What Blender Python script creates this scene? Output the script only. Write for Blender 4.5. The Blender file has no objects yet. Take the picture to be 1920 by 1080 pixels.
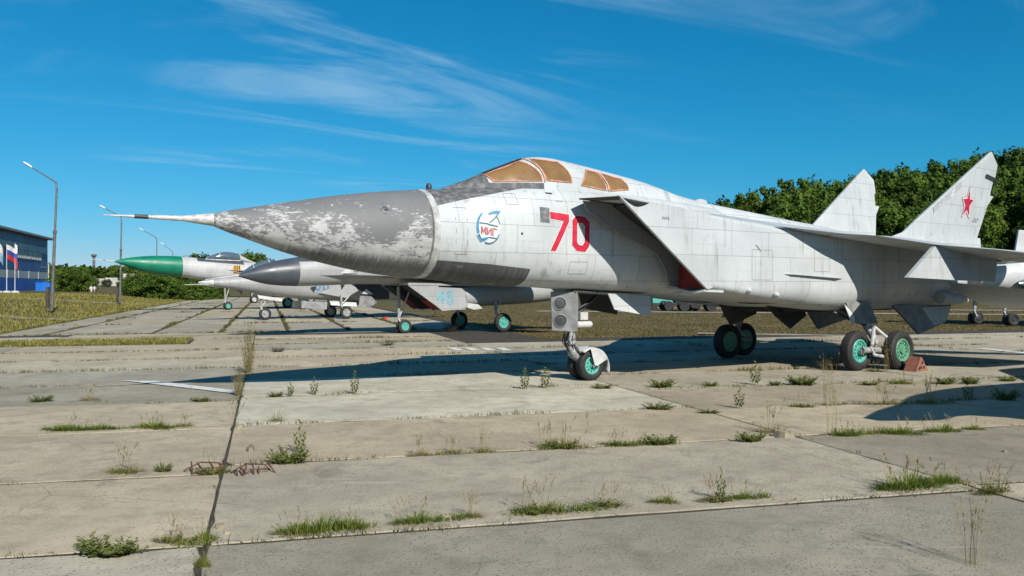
import bpy, math, random
import numpy as np
from mathutils import Vector, Matrix, noise
R = math.radians
random.seed(7)
scene = bpy.context.scene
COL = scene.collection

# ------------------------------------------------------------------ camera
FPX, HOR, EYE = 1500.0, 537.0, 2.01
cam = bpy.data.cameras.new('camera')
cam.sensor_width = 36.0
cam.lens = FPX / 1920 * 36
cam.shift_y = -(540 - HOR) / 1920
cam.clip_start = 0.1
cam.clip_end = 8000
camo = bpy.data.objects.new('camera', cam)
COL.objects.link(camo)
camo.location = (0, 0, EYE)
camo.rotation_euler = (R(90), 0, 0)
scene.camera = camo

# ------------------------------------------------------------------ light
CLX, CLY = 1.1, 2.2
SUN_EL, SUN_AZ = R(35.7), math.atan2(0.489, -0.872)
world = bpy.data.worlds.new('World')
scene.world = world
world.use_nodes = True
wt = world.node_tree
wt.nodes.clear()


def wn(t, **k):
    n = wt.nodes.new(t)
    for a, b in k.items():
        setattr(n, a, b)
    return n


def wl(a, b):
    wt.links.new(a, b)


sky = wn('ShaderNodeTexSky', sky_type='NISHITA', sun_disc=False, sun_elevation=SUN_EL, sun_rotation=SUN_AZ,
         altitude=0, air_density=1.0, dust_density=0.0, ozone_density=2.0)
# white balance of the phone picture: the whole sky a little more cyan
hs = wn('ShaderNodeMixRGB', blend_type='MULTIPLY')
hs.inputs[0].default_value = 1.0
hs.inputs[2].default_value = (0.46, 1.0, 1.16, 1)
wl(sky.outputs[0], hs.inputs[1])
tc = wn('ShaderNodeTexCoord')
sp = wn('ShaderNodeSeparateXYZ')
wl(tc.outputs['Generated'], sp.inputs[0])


def wm(op, a, b=None, c=None):
    n = wn('ShaderNodeMath', operation=op)
    for i, q in enumerate((a, b, c)):
        if q is None:
            continue
        if isinstance(q, (int, float)):
            n.inputs[i].default_value = q
        else:
            wl(q, n.inputs[i])
    return n.outputs[0]


zz = wm('ADD', wm('MAXIMUM', sp.outputs[2], 0.0), 0.10)
cxp = wn('ShaderNodeCombineXYZ')
wl(wm('DIVIDE', sp.outputs[0], zz), cxp.inputs[0])
wl(wm('DIVIDE', sp.outputs[1], zz), cxp.inputs[1])
mpr = wn('ShaderNodeMapping')
mpr.inputs['Rotation'].default_value = (0, 0, R(-26))
wl(cxp.outputs[0], mpr.inputs[0])
mp = wn('ShaderNodeMapping')
mp.inputs['Scale'].default_value = (0.40, 1.25, 1)
mp.inputs['Location'].default_value = (CLX, 0.35, 0)
wl(mpr.outputs[0], mp.inputs[0])
n1 = wn('ShaderNodeTexNoise')
n1.inputs['Scale'].default_value = 1.25
n1.inputs['Detail'].default_value = 9
n1.inputs['Roughness'].default_value = 0.62
n1.inputs['Distortion'].default_value = 1.3
wl(mp.outputs[0], n1.inputs['Vector'])
mp2 = wn('ShaderNodeMapping')
mp2.inputs['Location'].default_value = (CLX * 0.7, CLY, 0)
wl(cxp.outputs[0], mp2.inputs[0])
n2 = wn('ShaderNodeTexNoise')
n2.inputs['Scale'].default_value = 0.30
n2.inputs['Detail'].default_value = 2
wl(mp2.outputs[0], n2.inputs['Vector'])
m1 = wn('ShaderNodeMapRange', interpolation_type='SMOOTHSTEP')
m1.inputs[1].default_value, m1.inputs[2].default_value = 0.44, 0.70
wl(n1.outputs[0], m1.inputs[0])
m2 = wn('ShaderNodeMapRange', interpolation_type='SMOOTHSTEP')
m2.inputs[1].default_value, m2.inputs[2].default_value = 0.42, 0.60
wl(n2.outputs[0], m2.inputs[0])
cl = wm('MULTIPLY', wm('MULTIPLY', m1.outputs[0], m2.outputs[0]), 0.62)
mixc = wn('ShaderNodeMixRGB')
mixc.inputs[2].default_value = (3.3, 5.6, 7.6, 1)
wl(cl, mixc.inputs[0])
sr = wn('ShaderNodeSeparateColor')
wl(hs.outputs[0], sr.inputs[0])
cr_ = wn('ShaderNodeCombineColor')
wl(wm('MULTIPLY', wm('POWER', sr.outputs[0], 2.05), 0.140), cr_.inputs[0])
wl(wm('DIVIDE', wm('MULTIPLY', sr.outputs[1], 0.80), wm('ADD', wm('MULTIPLY', sr.outputs[1], 0.04), 1.0)), cr_.inputs[1])
wl(wm('DIVIDE', wm('MULTIPLY', sr.outputs[2], 0.98), wm('ADD', wm('MULTIPLY', sr.outputs[2], 0.03), 1.0)), cr_.inputs[2])
wl(cr_.outputs[0], mixc.inputs[1])
bg = wn('ShaderNodeBackground')
bg.inputs['Strength'].default_value = 0.079
wl(mixc.outputs[0], bg.inputs['Color'])
wo = wn('ShaderNodeOutputWorld')
wl(bg.outputs[0], wo.inputs['Surface'])

sun = bpy.data.lights.new('sun', 'SUN')
sun.energy = 5.0
sun.angle = R(0.5)
sun.color = (1.0, 0.93, 0.83)
suno = bpy.data.objects.new('sun', sun)
COL.objects.link(suno)
LD = Vector((-0.489 * math.cos(SUN_EL), 0.872 * math.cos(SUN_EL), -math.sin(SUN_EL)))
suno.rotation_euler = LD.to_track_quat('-Z', 'Y').to_euler()
suno.location = (20, -30, 40)
vs = scene.view_settings
vs.view_transform = 'Standard'
vs.look = 'None'
vs.exposure = 0.38
vs.gamma = 1.0
vs.use_curve_mapping = False


# ------------------------------------------------------------------ helpers
def gnd(u, v, z=0.0):
    """ground point under a place in the photograph"""
    y = FPX * (EYE - z) / (v - HOR)
    return (u - 960) / FPX * y, y


def at(u, v, y):
    return Vector(((u - 960) / FPX * y, y, EYE + (HOR - v) / FPX * y))


def smooth(a, b, x):
    t = min(1.0, max(0.0, (x - a) / (b - a)))
    return t * t * (3 - 2 * t)


class MB:
    def __init__(s):
        s.v, s.f = [], []

    def add(s, vs_, fs):
        o = len(s.v)
        s.v += [tuple(q) for q in vs_]
        s.f += [tuple(i + o for i in f) for f in fs]
        return s

    def box(s, c, d, rz=0, m=None):
        c = Vector(c)
        q = []
        for i in (-.5, .5):
            for j in (-.5, .5):
                for k in (-.5, .5):
                    p = Vector((i * d[0], j * d[1], k * d[2]))
                    if rz:
                        p = Matrix.Rotation(rz, 3, 'Z') @ p
                    if m:
                        p = m @ p
                    q.append(c + p)
        return s.add(q, [(0, 1, 3, 2), (4, 6, 7, 5), (0, 4, 5, 1), (2, 3, 7, 6), (0, 2, 6, 4), (1, 5, 7, 3)])

    def tube(s, p0, p1, r0, r1=None, n=10, cap=True):
        r1 = r0 if r1 is None else r1
        p0, p1 = Vector(p0), Vector(p1)
        d = (p1 - p0).normalized()
        a = d.orthogonal().normalized()
        b = d.cross(a)
        q = []
        for p, r in ((p0, r0), (p1, r1)):
            for i in range(n):
                t = 2 * math.pi * i / n
                q.append(p + (a * math.cos(t) + b * math.sin(t)) * r)
        fs = [(i, (i + 1) % n, n + (i + 1) % n, n + i) for i in range(n)]
        if cap:
            fs += [tuple(range(n - 1, -1, -1)), tuple(range(n, 2 * n))]
        return s.add(q, fs)

    def path(s, pts, rs, n=8):
        for i in range(len(pts) - 1):
            s.tube(pts[i], pts[i + 1], rs[i], rs[i + 1], n)
        return s

    def lathe(s, prof, o, axis, n=32, cap=True):
        """prof = [(distance along the axis, radius)]"""
        o, d = Vector(o), Vector(axis).normalized()
        a = d.orthogonal().normalized()
        b = d.cross(a)
        q = []
        for h, r in prof:
            for i in range(n):
                t = 2 * math.pi * i / n
                q.append(o + d * h + (a * math.cos(t) + b * math.sin(t)) * r)
        fs = []
        for k in range(len(prof) - 1):
            for i in range(n):
                j = (i + 1) % n
                fs.append((k * n + i, k * n + j, (k + 1) * n + j, (k + 1) * n + i))
        if cap:
            fs += [tuple(range(n - 1, -1, -1)), tuple(range((len(prof) - 1) * n, len(prof) * n))]
        return s.add(q, fs)

    def rings(s, rs, cap=(True, True), closed=True):
        n = len(rs[0])
        q = [p for r in rs for p in r]
        fs = []
        for k in range(len(rs) - 1):
            for i in range(n if closed else n - 1):
                j = (i + 1) % n
                fs.append((k * n + i, k * n + j, (k + 1) * n + j, (k + 1) * n + i))
        if cap[0]:
            fs.append(tuple(range(n - 1, -1, -1)))
        if cap[1]:
            fs.append(tuple(range((len(rs) - 1) * n, len(rs) * n)))
        return s.add(q, fs)

    def plate(s, poly, off):
        """poly = 3-D outline, off = thickness vector"""
        n = len(poly)
        off = Vector(off)
        q = [Vector(p) for p in poly] + [Vector(p) + off for p in poly]
        fs = [tuple(range(n)), tuple(range(2 * n - 1, n - 1, -1))]
        fs += [(i, n + i, n + (i + 1) % n, (i + 1) % n) for i in range(n)]
        return s.add(q, fs)

    def build(s, name, mat, parent=None, sm=None, label=None):
        me = bpy.data.meshes.new(name)
        me.from_pydata(s.v, [], s.f)
        me.validate()
        if sm is not None:
            me.polygons.foreach_set('use_smooth', [True] * len(me.polygons))
            me.set_sharp_from_angle(angle=R(sm))
        me.update()
        return link(name, me, mat, parent, label)


def fixn(ob):
    import bmesh
    bm = bmesh.new()
    bm.from_mesh(ob.data)
    bmesh.ops.remove_doubles(bm, verts=bm.verts, dist=1e-5)
    bmesh.ops.recalc_face_normals(bm, faces=bm.faces)
    bm.to_mesh(ob.data)
    bm.free()
    return ob


def link(name, me, mat=None, parent=None, label=None):
    o = bpy.data.objects.new(name, me)
    COL.objects.link(o)
    if mat is not None and me is not None and not me.materials:
        me.materials.append(mat)
    if parent is not None:
        o.parent = parent
    if label:
        o['label'] = label
    return o


def thing(name, label, cat, loc=(0, 0, 0), rz=0.0, group=None):
    o = bpy.data.objects.new(name, None)
    COL.objects.link(o)
    o.location = loc
    o.rotation_euler = (0, 0, rz)
    o.empty_display_size = 0.2
    return tag(o, label, cat, group)


def tag(o, label, cat, group=None, kind=None):
    if label:
        o['label'] = label
    if cat:
        o['category'] = cat
    if group:
        o['group'] = group
    if kind:
        o['kind'] = kind
    return o


def copy_tree(o, parent=None):
    c = o.copy()
    COL.objects.link(c)
    c.parent = parent
    for ch in o.children:
        copy_tree(ch, c)
    return c


# ------------------------------------------------------------------ materials
ALB = 0.78      # every base colour scaled down evenly: less bounce light, paired with the raised exposure


class NT:
    def __init__(s, name):
        s.m = bpy.data.materials.new(name)
        s.m.use_nodes = True
        s.t = s.m.node_tree
        s.b = s.t.nodes['Principled BSDF']
        s.tc = None

    def n(s, t, **k):
        q = s.t.nodes.new(t)
        for a, b in k.items():
            setattr(q, a, b)
        return q

    def put(s, sock, v):
        if isinstance(v, bpy.types.NodeSocket):
            s.t.links.new(v, sock)
        else:
            if sock.type == 'RGBA' and len(v) == 3:
                v = (*v, 1)
            sock.default_value = v

    def obj(s):
        if not s.tc:
            s.tc = s.n('ShaderNodeTexCoord')
        return s.tc.outputs['Object']

    def pos(s):
        return s.n('ShaderNodeNewGeometry').outputs['Position']

    def map(s, v, sc=(1, 1, 1), loc=(0, 0, 0), rot=(0, 0, 0)):
        q = s.n('ShaderNodeMapping')
        s.put(q.inputs[0], v)
        q.inputs['Scale'].default_value = sc
        q.inputs['Location'].default_value = loc
        q.inputs['Rotation'].default_value = rot
        return q.outputs[0]

    def noise(s, v, scale, detail=4, rough=.55, dist=0):
        q = s.n('ShaderNodeTexNoise')
        s.put(q.inputs['Vector'], v)
        q.inputs['Scale'].default_value = scale
        q.inputs['Detail'].default_value = detail
        q.inputs['Roughness'].default_value = rough
        q.inputs['Distortion'].default_value = dist
        return q.outputs[0]

    def voro(s, v, scale, feature='F1'):
        q = s.n('ShaderNodeTexVoronoi', feature=feature)
        s.put(q.inputs['Vector'], v)
        q.inputs['Scale'].default_value = scale
        return q.outputs[0]

    def step(s, v, a, b, lo=0.0, hi=1.0):
        q = s.n('ShaderNodeMapRange', interpolation_type='SMOOTHSTEP')
        s.put(q.inputs[0], v)
        for i, x in enumerate((a, b, lo, hi)):
            q.inputs[i + 1].default_value = x
        return q.outputs[0]

    def ma(s, op, a, b=0.0, c=None):
        q = s.n('ShaderNodeMath', operation=op)
        s.put(q.inputs[0], a)
        s.put(q.inputs[1], b)
        if c is not None:
            s.put(q.inputs[2], c)
        return q.outputs[0]

    def mix(s, f, a, b, mode='MIX'):
        q = s.n('ShaderNodeMixRGB', blend_type=mode)
        s.put(q.inputs[0], f)
        s.put(q.inputs[1], a)
        s.put(q.inputs[2], b)
        return q.outputs[0]

    def xyz(s, v):
        q = s.n('ShaderNodeSeparateXYZ')
        s.put(q.inputs[0], v)
        return q.outputs

    def bump(s, hgt, strength=.3, dist=.01):
        q = s.n('ShaderNodeBump')
        q.inputs['Strength'].default_value = strength
        q.inputs['Distance'].default_value = dist
        s.put(q.inputs['Height'], hgt)
        s.t.links.new(q.outputs[0], s.b.inputs['Normal'])

    def done(s, col, rough=.6, metal=0.0, spec=.5):
        s.put(s.b.inputs['Base Color'], s.mix(1.0, col, (ALB, ALB, ALB), 'MULTIPLY'))
        s.put(s.b.inputs['Roughness'], rough)
        s.put(s.b.inputs['Metallic'], metal)
        s.b.inputs['Specular IOR Level'].default_value = spec
        return s.m


def plain(name, col, rough=.6, metal=0.0, var=.25, scale=5.0, spec=.5):
    """paint, rubber or metal with a little uneven dirt"""
    q = NT(name)
    f = q.noise(q.obj(), scale, 5)
    dark = tuple(c * (1 - var) for c in col)
    lite = tuple(min(1, c * (1 + var * .4)) for c in col)
    q.bump(q.noise(q.obj(), scale * 8, 3), .12, .004)
    return q.done(q.mix(q.step(f, .3, .7), dark, lite), q.step(f, .2, .8, max(.05, rough - .1), min(1, rough + .1)), metal, spec)


def line_mask(q, v, period, off, width):
    """thin line every <period> along v"""
    fr = q.ma('FRACT', q.ma('DIVIDE', q.ma('ADD', v, off), period))
    d = q.ma('ABSOLUTE', q.ma('SUBTRACT', fr, .5))
    return q.step(d, width / period * .5, width / period, 1, 0)


def airframe_paint(name, col, grime=.5, dark=(.16, .155, .14), pl=1.0):
    q = NT(name)
    o = q.obj()
    x, y, z = q.xyz(o)[:3]
    big = q.noise(o, .7, 4)
    c = q.mix(q.step(big, .3, .72), tuple(a * .84 for a in col), col)
    streak = q.noise(q.map(o, (7, 7, .55)), 1.0, 5, .6)
    patch = q.noise(o, 1.6, 4)
    sm = q.ma('MULTIPLY', q.step(streak, .52, .78), q.step(patch, .38, .62))
    c = q.mix(q.ma('MULTIPLY', sm, grime), c, dark)
    blot = q.noise(o, 9, 6, .65)
    c = q.mix(q.ma('MULTIPLY', q.step(blot, .62, .74), .38 * grime), c, (.2, .2, .19))
    # run-down stains in their own patches and rubbed pale areas
    run = q.noise(q.map(o, (3.2, 3.2, .22), (4, 2, 7)), 1.0, 5, .62)
    c = q.mix(q.ma('MULTIPLY', q.ma('MULTIPLY', q.step(run, .56, .70), q.step(q.noise(o, .55, 3), .42, .6)), .55 * grime), c, (.17, .165, .15))
    c = q.mix(q.ma('MULTIPLY', q.step(q.noise(q.map(o, (1, 1, 1), (9, 1, 3)), 2.7, 7, .7), .60, .66), .30 * grime), c, (.36, .37, .37))
    br = q.n('ShaderNodeTexBrick')
    cb_ = q.n('ShaderNodeCombineXYZ')
    q.put(cb_.inputs[0], x)
    q.put(cb_.inputs[1], z)
    q.put(br.inputs['Vector'], cb_.outputs[0])
    br.offset, br.squash, br.squash_frequency = .37, .7, 3
    for k_, v_ in (('Scale', 1.0), ('Mortar Size', .0042), ('Mortar Smooth', .2), ('Brick Width', 1.16), ('Row Height', .53)):
        br.inputs[k_].default_value = v_
    br.inputs['Color1'].default_value = (.9, .9, .9, 1)
    br.inputs['Color2'].default_value = (1.06, 1.06, 1.06, 1)
    c = q.mix(.55, c, q.mix(1.0, c, br.outputs['Color'], 'MULTIPLY'))
    l1 = br.outputs['Fac']
    rv = q.ma('MULTIPLY', line_mask(q, x, .58, .26, .016), line_mask(q, z, .07, 0, .026))
    rv2 = q.ma('MULTIPLY', line_mask(q, z, .53, .04, .016), line_mask(q, x, .07, 0, .026))
    ln = q.ma('MAXIMUM', l1, q.ma('MULTIPLY', q.ma('MAXIMUM', rv, rv2), .55))
    ln = q.ma('MULTIPLY', ln, q.step(q.noise(o, 1.5, 3), .40, .60, .05, 1))
    c = q.mix(q.ma('MULTIPLY', ln, .40 * pl), c, (.15, .15, .15))
    q.bump(q.ma('SUBTRACT', q.ma('MULTIPLY', q.noise(o, 2.1, 2), .5), q.ma('MULTIPLY', ln, .05)), .25, .05)
    return q.done(c, q.step(streak, .3, .8, .42, .62), 0, .4)

# ================================================================== materials of the place
def concrete_mat():
    q = NT('concrete')
    p = q.pos()
    info = q.n('ShaderNodeObjectInfo')
    tint = info.outputs['Color']
    big = q.noise(p, .55, 5, .6)
    med = q.noise(p, 3.2, 6, .65)
    fine = q.noise(p, 42, 4, .7)
    c = q.mix(q.step(big, .3, .7), (.32, .288, .228), (.455, .412, .332))
    c = q.mix(q.ma('MULTIPLY', q.step(med, .42, .68), .6), c, (.255, .225, .18))
    spk = q.voro(p, 26)
    c = q.mix(q.ma('MULTIPLY', q.step(spk, .12, .3, 1, 0), q.step(q.noise(p, 1.1, 3), .42, .6, .15, .75)), c, (.135, .122, .10))
    c = q.mix(q.ma('MULTIPLY', q.step(fine, .54, .68), .45), c, (.58, .53, .44))
    st = q.noise(q.map(p, (1, 1, 1), (17, 3, 0)), .9, 6, .7, .6)
    c = q.mix(q.ma('MULTIPLY', q.step(st, .56, .70), .5), c, (.15, .135, .11))
    vo = q.n('ShaderNodeTexVoronoi', feature='DISTANCE_TO_EDGE')
    q.put(vo.inputs['Vector'], q.mix(.22, q.map(p, (1, 1, 0)), q.n('ShaderNodeTexNoise').outputs[1]))
    vo.inputs['Scale'].default_value = .42
    crk = q.ma('MULTIPLY', q.step(vo.outputs[0], .001, .004, 1, 0), q.step(q.noise(p, .33, 2), .5, .58))
    c = q.mix(q.ma('MULTIPLY', crk, .3), c, (.10, .09, .07))
    grit = q.noise(p, 14, 5, .75)
    c = q.mix(q.ma('MULTIPLY', q.step(grit, .56, .66), q.step(q.noise(q.map(p, (1, 1, 1), (5, 9, 0)), .8, 3), .4, .62, .1, .65)), c, (.17, .15, .12))
    # long pale scratches
    sc = q.noise(q.map(p, (.35, 9, 1), (0, 0, 0), (0, 0, R(-17))), 1.3, 3, .5)
    c = q.mix(q.ma('MULTIPLY', q.step(sc, .67, .71), .4), c, (.58, .54, .46))
    c = q.mix(1.0, c, tint, 'MULTIPLY')
    c = q.mix(1.0, c, (1.17, 1.15, 1.06), 'MULTIPLY')
    flk = q.voro(q.map(p, (1.6, .8, 1), (3, 1, 0), (0, 0, R(25))), 11)
    c = q.mix(q.ma('MULTIPLY', q.step(flk, .10, .22, 1, 0), q.step(q.noise(p, .7, 3), .40, .62, .05, .6)), c, (.16, .145, .115))
    rnd = q.step(info.outputs['Random'], 0, 1, .84, 1.12)
    c = q.mix(1.0, c, q.mix(rnd, (0, 0, 0), (1, 1, 1)), 'MULTIPLY')
    q.bump(q.ma('ADD', q.ma('MULTIPLY', fine, .6), q.ma('MULTIPLY', q.step(spk, .05, .35), .5)), .55, .012)
    return q.done(c, .92, 0, .25)


def soil_mat():
    q = NT('soil')
    p = q.pos()
    a = q.noise(p, .22, 6, .6)
    b = q.noise(p, 2.4, 6, .7)
    c = q.mix(q.step(a, .35, .65), (.088, .092, .028), (.17, .13, .058))
    c = q.mix(q.step(b, .45, .7), c, (.085, .068, .036))
    q.bump(b, .6, .06)
    return q.done(c, .95, 0, .15)


def leaf_mat(name, a, b, trans=.25):
    q = NT(name)
    info = q.n('ShaderNodeObjectInfo')
    r = q.noise(q.obj(), 1.1, 4, .6)
    c = q.mix(q.step(r, .35, .65), a, b)
    c = q.mix(1.0, c, q.mix(q.step(info.outputs['Random'], 0, 1, .62, 1.25), (0, 0, 0), (1, 1, 1)), 'MULTIPLY')
    m = q.done(c, .75, 0, .08)
    if trans:
        q.b.inputs['Subsurface Weight'].default_value = 0
        tr = q.n('ShaderNodeBsdfTranslucent')
        q.put(tr.inputs['Color'], c)
        mx = q.n('ShaderNodeMixShader')
        mx.inputs[0].default_value = trans
        q.t.links.new(q.b.outputs[0], mx.inputs[1])
        q.t.links.new(tr.outputs[0], mx.inputs[2])
        q.t.links.new(mx.outputs[0], q.t.nodes['Material Output'].inputs['Surface'])
    return m


def tint_mat(name, stops, scale=.5, trans=.2):
    """grass: colour drifts over the ground"""
    q = NT(name)
    p = q.pos()
    r = q.noise(p, scale, 5, .65)
    rp = q.n('ShaderNodeValToRGB')
    q.put(rp.inputs[0], r)
    el = rp.color_ramp.elements
    while len(el) < len(stops):
        el.new(.5)
    for e, (t, c) in zip(el, stops):
        e.position = t
        e.color = (*c, 1)
    c = rp.outputs[0]
    m = q.done(c, .7, 0, .2)
    tr = q.n('ShaderNodeBsdfTranslucent')
    q.put(tr.inputs['Color'], c)
    mx = q.n('ShaderNodeMixShader')
    mx.inputs[0].default_value = trans
    q.t.links.new(q.b.outputs[0], mx.inputs[1])
    q.t.links.new(tr.outputs[0], mx.inputs[2])
    q.t.links.new(mx.outputs[0], q.t.nodes['Material Output'].inputs['Surface'])
    return m


def worn_paint(name, col, thr=.6, under=(.3, .29, .25), scale=6):
    q = NT(name)
    p = q.obj()
    f = q.noise(p, scale, 6, .7)
    return q.done(q.mix(q.step(f, thr, thr + .06), col, under), .75, 0, .3)


MAT = {}
MAT['concrete'] = concrete_mat()
MAT['soil'] = soil_mat()
MAT['rubber'] = plain('rubber', (.022, .023, .024), .75, 0, .35, 9)
MAT['teal'] = plain('teal_paint', (.10, .47, .38), .5, 0, .35, 16)
MAT['green_hub'] = plain('green_hub_paint', (.12, .36, .22), .55, 0, .4, 16)
MAT['steel'] = plain('strut_metal', (.40, .41, .41), .45, .0, .55, 14)
MAT['dark_metal'] = plain('dark_metal', (.055, .055, .058), .5, .3, .3, 10)
MAT['well'] = plain('well_and_shade_dark', (.03, .032, .032), .8, 0, .3, 6)
MAT['white_paint'] = plain('white_paint', (.60, .61, .605), .5, 0, .25, 3)
MAT['rust'] = plain('rust', (.13, .05, .028), .9, 0, .5, 14)
MAT['road_paint'] = worn_paint('road_paint', (.72, .72, .68), .57, (.32, .30, .26), 7)
MAT['pole'] = plain('galvanised_pole', (.17, .17, .16), .6, .2, .3, 3)
MAT['lamp_white'] = plain('lamp_housing', (.75, .76, .77), .35, 0, .12, 3)

# hero airframe
PAINT = airframe_paint('old_white_airframe_paint', (.585, .625, .635), .85)
PAINT2 = airframe_paint('tail_airframe_paint', (.585, .625, .635), .55, pl=.6)


def radome_mat():
    q = NT('worn_radome')
    o = q.obj()
    x, y, z = q.xyz(o)[:3]
    n = q.noise(q.map(o, (1.0, 1.0, 1.3)), 1.3, 9, .68, .3)
    chip = q.noise(q.map(o, (1.5, 2.5, 4.0)), 6.5, 9, .78)
    scr = q.noise(q.map(o, (1.6, 6, 16), (0, 0, 0), (0, R(14), 0)), 1.6, 6, .7)
    # the grey top coat survives on the upper half, the pale base coat shows lower down
    cover = q.ma('ADD', q.ma('MULTIPLY', q.ma('SUBTRACT', z, 2.86), .62), q.ma('MULTIPLY', q.ma('SUBTRACT', n, .5), 2.9))
    cover = q.ma('ADD', cover, q.ma('MULTIPLY', q.ma('SUBTRACT', chip, .5), 2.6))
    cover = q.ma('SUBTRACT', cover, q.ma('MULTIPLY', q.step(scr, .56, .72), .55))
    grey = q.mix(q.noise(o, 1.4, 5), (.145, .152, .157), (.215, .222, .226))
    pale = q.mix(q.step(q.noise(q.map(o, (1, 1, 3)), 3.0, 6, .65), .3, .7), (.38, .385, .38), (.54, .55, .545))
    c = q.mix(q.step(cover, -.04, .05), pale, grey)
    # belly band of worn dark coat with brush streaks round the hull
    strk = q.noise(q.map(o, (34, 2.2, 2.2)), 1.0, 6, .7)
    ed = q.ma('ADD', q.ma('MULTIPLY', q.ma('SUBTRACT', strk, .5), .24), q.ma('ADD', z, q.ma('MULTIPLY', q.ma('ADD', x, 4.0), .088)))
    c = q.mix(q.step(ed, 2.36, 2.52, .85, 0), c, q.mix(q.step(strk, .45, .68), (.085, .088, .088), (.2, .2, .2)))
    q.bump(q.ma('ADD', q.step(cover, -.06, .10), q.noise(o, 30, 3)), .2, .006)
    return q.done(c, .62, 0, .35)


def band_mat(name, a, b, ax=(22, 1.5, 1.5)):
    q = NT(name)
    o = q.obj()
    strk = q.noise(q.map(o, ax), 1.0, 5, .65)
    blot = q.noise(o, 2.6, 7, .7)
    c = q.mix(q.step(strk, .42, .72), a, b)
    c = q.mix(q.ma('MULTIPLY', q.step(blot, .58, .68), .55), c, tuple(min(1, k * 2.0) for k in b))
    q.bump(strk, .15, .004)
    return q.done(c, .66, 0, .3)


MAT['radome'] = radome_mat()
MAT['belly_grey'] = band_mat('worn_belly_panel', (.075, .078, .08), (.125, .128, .13))
MAT['antiglare'] = band_mat('worn_anti_glare_paint', (.10, .105, .108), (.25, .255, .26), (7, 11, 3))
MAT['tan_glass'] = plain('tan_window_cover', (.27, .155, .058), .28, 0, .22, 2.2, .6)
MAT['frame_orange'] = plain('salmon_window_seal', (.62, .26, .15), .6, 0, .35, 22)
MAT['red_number'] = plain('red_number_paint', (.60, .018, .055), .5, 0, .18, 9)
MAT['white_trim'] = plain('white_outline_paint', (.74, .74, .73), .5, 0, .12, 9)
MAT['blue_emblem'] = plain('blue_emblem_paint', (.055, .28, .48), .55, 0, .3, 12)
MAT['teal_emblem'] = plain('grey_blue_emblem_paint', (.05, .17, .24), .55, 0, .3, 12)
MAT['pink_letter'] = plain('faded_red_letter_paint', (.50, .14, .15), .6, 0, .4, 20)
MAT['red_star'] = plain('red_star_paint', (.50, .015, .05), .5, 0, .15, 9)
MAT['red_cover'] = plain('red_intake_cover', (.28, .02, .015), .7, 0, .3, 6)
MAT['roof_shade'] = plain('intake_roof_shade_brown', (.10, .088, .072), .7, 0, .3, 2)  # dark brown that imitates the shade under the intake roof
MAT['shaded_duct_grey'] = airframe_paint('shaded_duct_grey_paint', (.30, .31, .315), .5)  # grey darkened to imitate shade further inside the intake
MAT['door_grey'] = plain('grey_door_paint', (.24, .25, .25), .55, 0, .35, 4)
MAT['lens'] = plain('dark_lamp_lens', (.05, .055, .06), .45, 0, .2, 4)
MAT['panel_patch'] = band_mat('scraped_grey_patch', (.13, .14, .15), (.33, .34, .35), (9, 9, 9))

# ================================================================== hero aircraft
YAW = R(32.7)
hero = thing('jet_interceptor', 'large weathered white twin-tail jet with grey nose and red number 70', 'aircraft',
             (1.58, 17.23, 0), YAW)


def L(s, t, z):
    return Vector((s, -t, z))


def crv(tab, x):
    """smooth interpolation through a table [(x, a, b, ...)]"""
    if x <= tab[0][0]:
        return tab[0][1:]
    if x >= tab[-1][0]:
        return tab[-1][1:]
    for i in range(len(tab) - 1):
        if tab[i][0] <= x <= tab[i + 1][0]:
            break
    x0, x1 = tab[i][0], tab[i + 1][0]
    u = (x - x0) / (x1 - x0)
    out = []
    for k in range(1, len(tab[0])):
        p1, p2 = tab[i][k], tab[i + 1][k]
        m1 = (p2 - tab[i - 1][k]) / (x1 - tab[i - 1][0]) * (x1 - x0) if i > 0 else (p2 - p1)
        m2 = (tab[i + 2][k] - p1) / (tab[i + 2][0] - x0) * (x1 - x0) if i + 2 < len(tab) else (p2 - p1)
        out.append((2 * u ** 3 - 3 * u * u + 1) * p1 + (u ** 3 - 2 * u * u + u) * m1 + (-2 * u ** 3 + 3 * u * u) * p2 + (u ** 3 - u * u) * m2)
    return out


def sup(w, zb, zt, n, th):
    c, s_ = math.cos(th), math.sin(th)
    return (w * math.copysign(abs(c) ** (2 / n), c), (zb + zt) / 2 + (zt - zb) / 2 * math.copysign(abs(s_) ** (2 / n), s_))


# station, bottom, top, half width, roundness
FUS = [(-4.0, 2.17, 3.83, .83, 2.0), (-3.4, 2.11, 3.88, .845, 2.2), (-2.6, 2.04, 3.98, .865, 2.5), (-1.7, 2.01, 4.05, .88, 2.9),
       (-.5, 1.94, 4.06, .90, 3.2), (.9, 1.87, 4.03, .92, 3.4), (2.4, 1.82, 3.94, .94, 3.4), (3.4, 1.78, 3.86, .94, 3.4)]
RAD = [(-7.74, 3.09, 3.11, .015), (-7.70, 3.005, 3.195, .095), (-6.98, 2.745, 3.355, .30), (-6.34, 2.545, 3.485, .47), (-5.56, 2.36, 3.63, .635),
       (-4.77, 2.225, 3.745, .76), (-4.0, 2.17, 3.83, .83)]


def fus_t(s, z, tab=FUS):
    zb, zt, w, n = crv(tab, s)
    k = min(1, abs(2 * (z - (zb + zt) / 2) / (zt - zb)))
    return w * max(0, 1 - k ** n) ** (1 / n)


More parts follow.
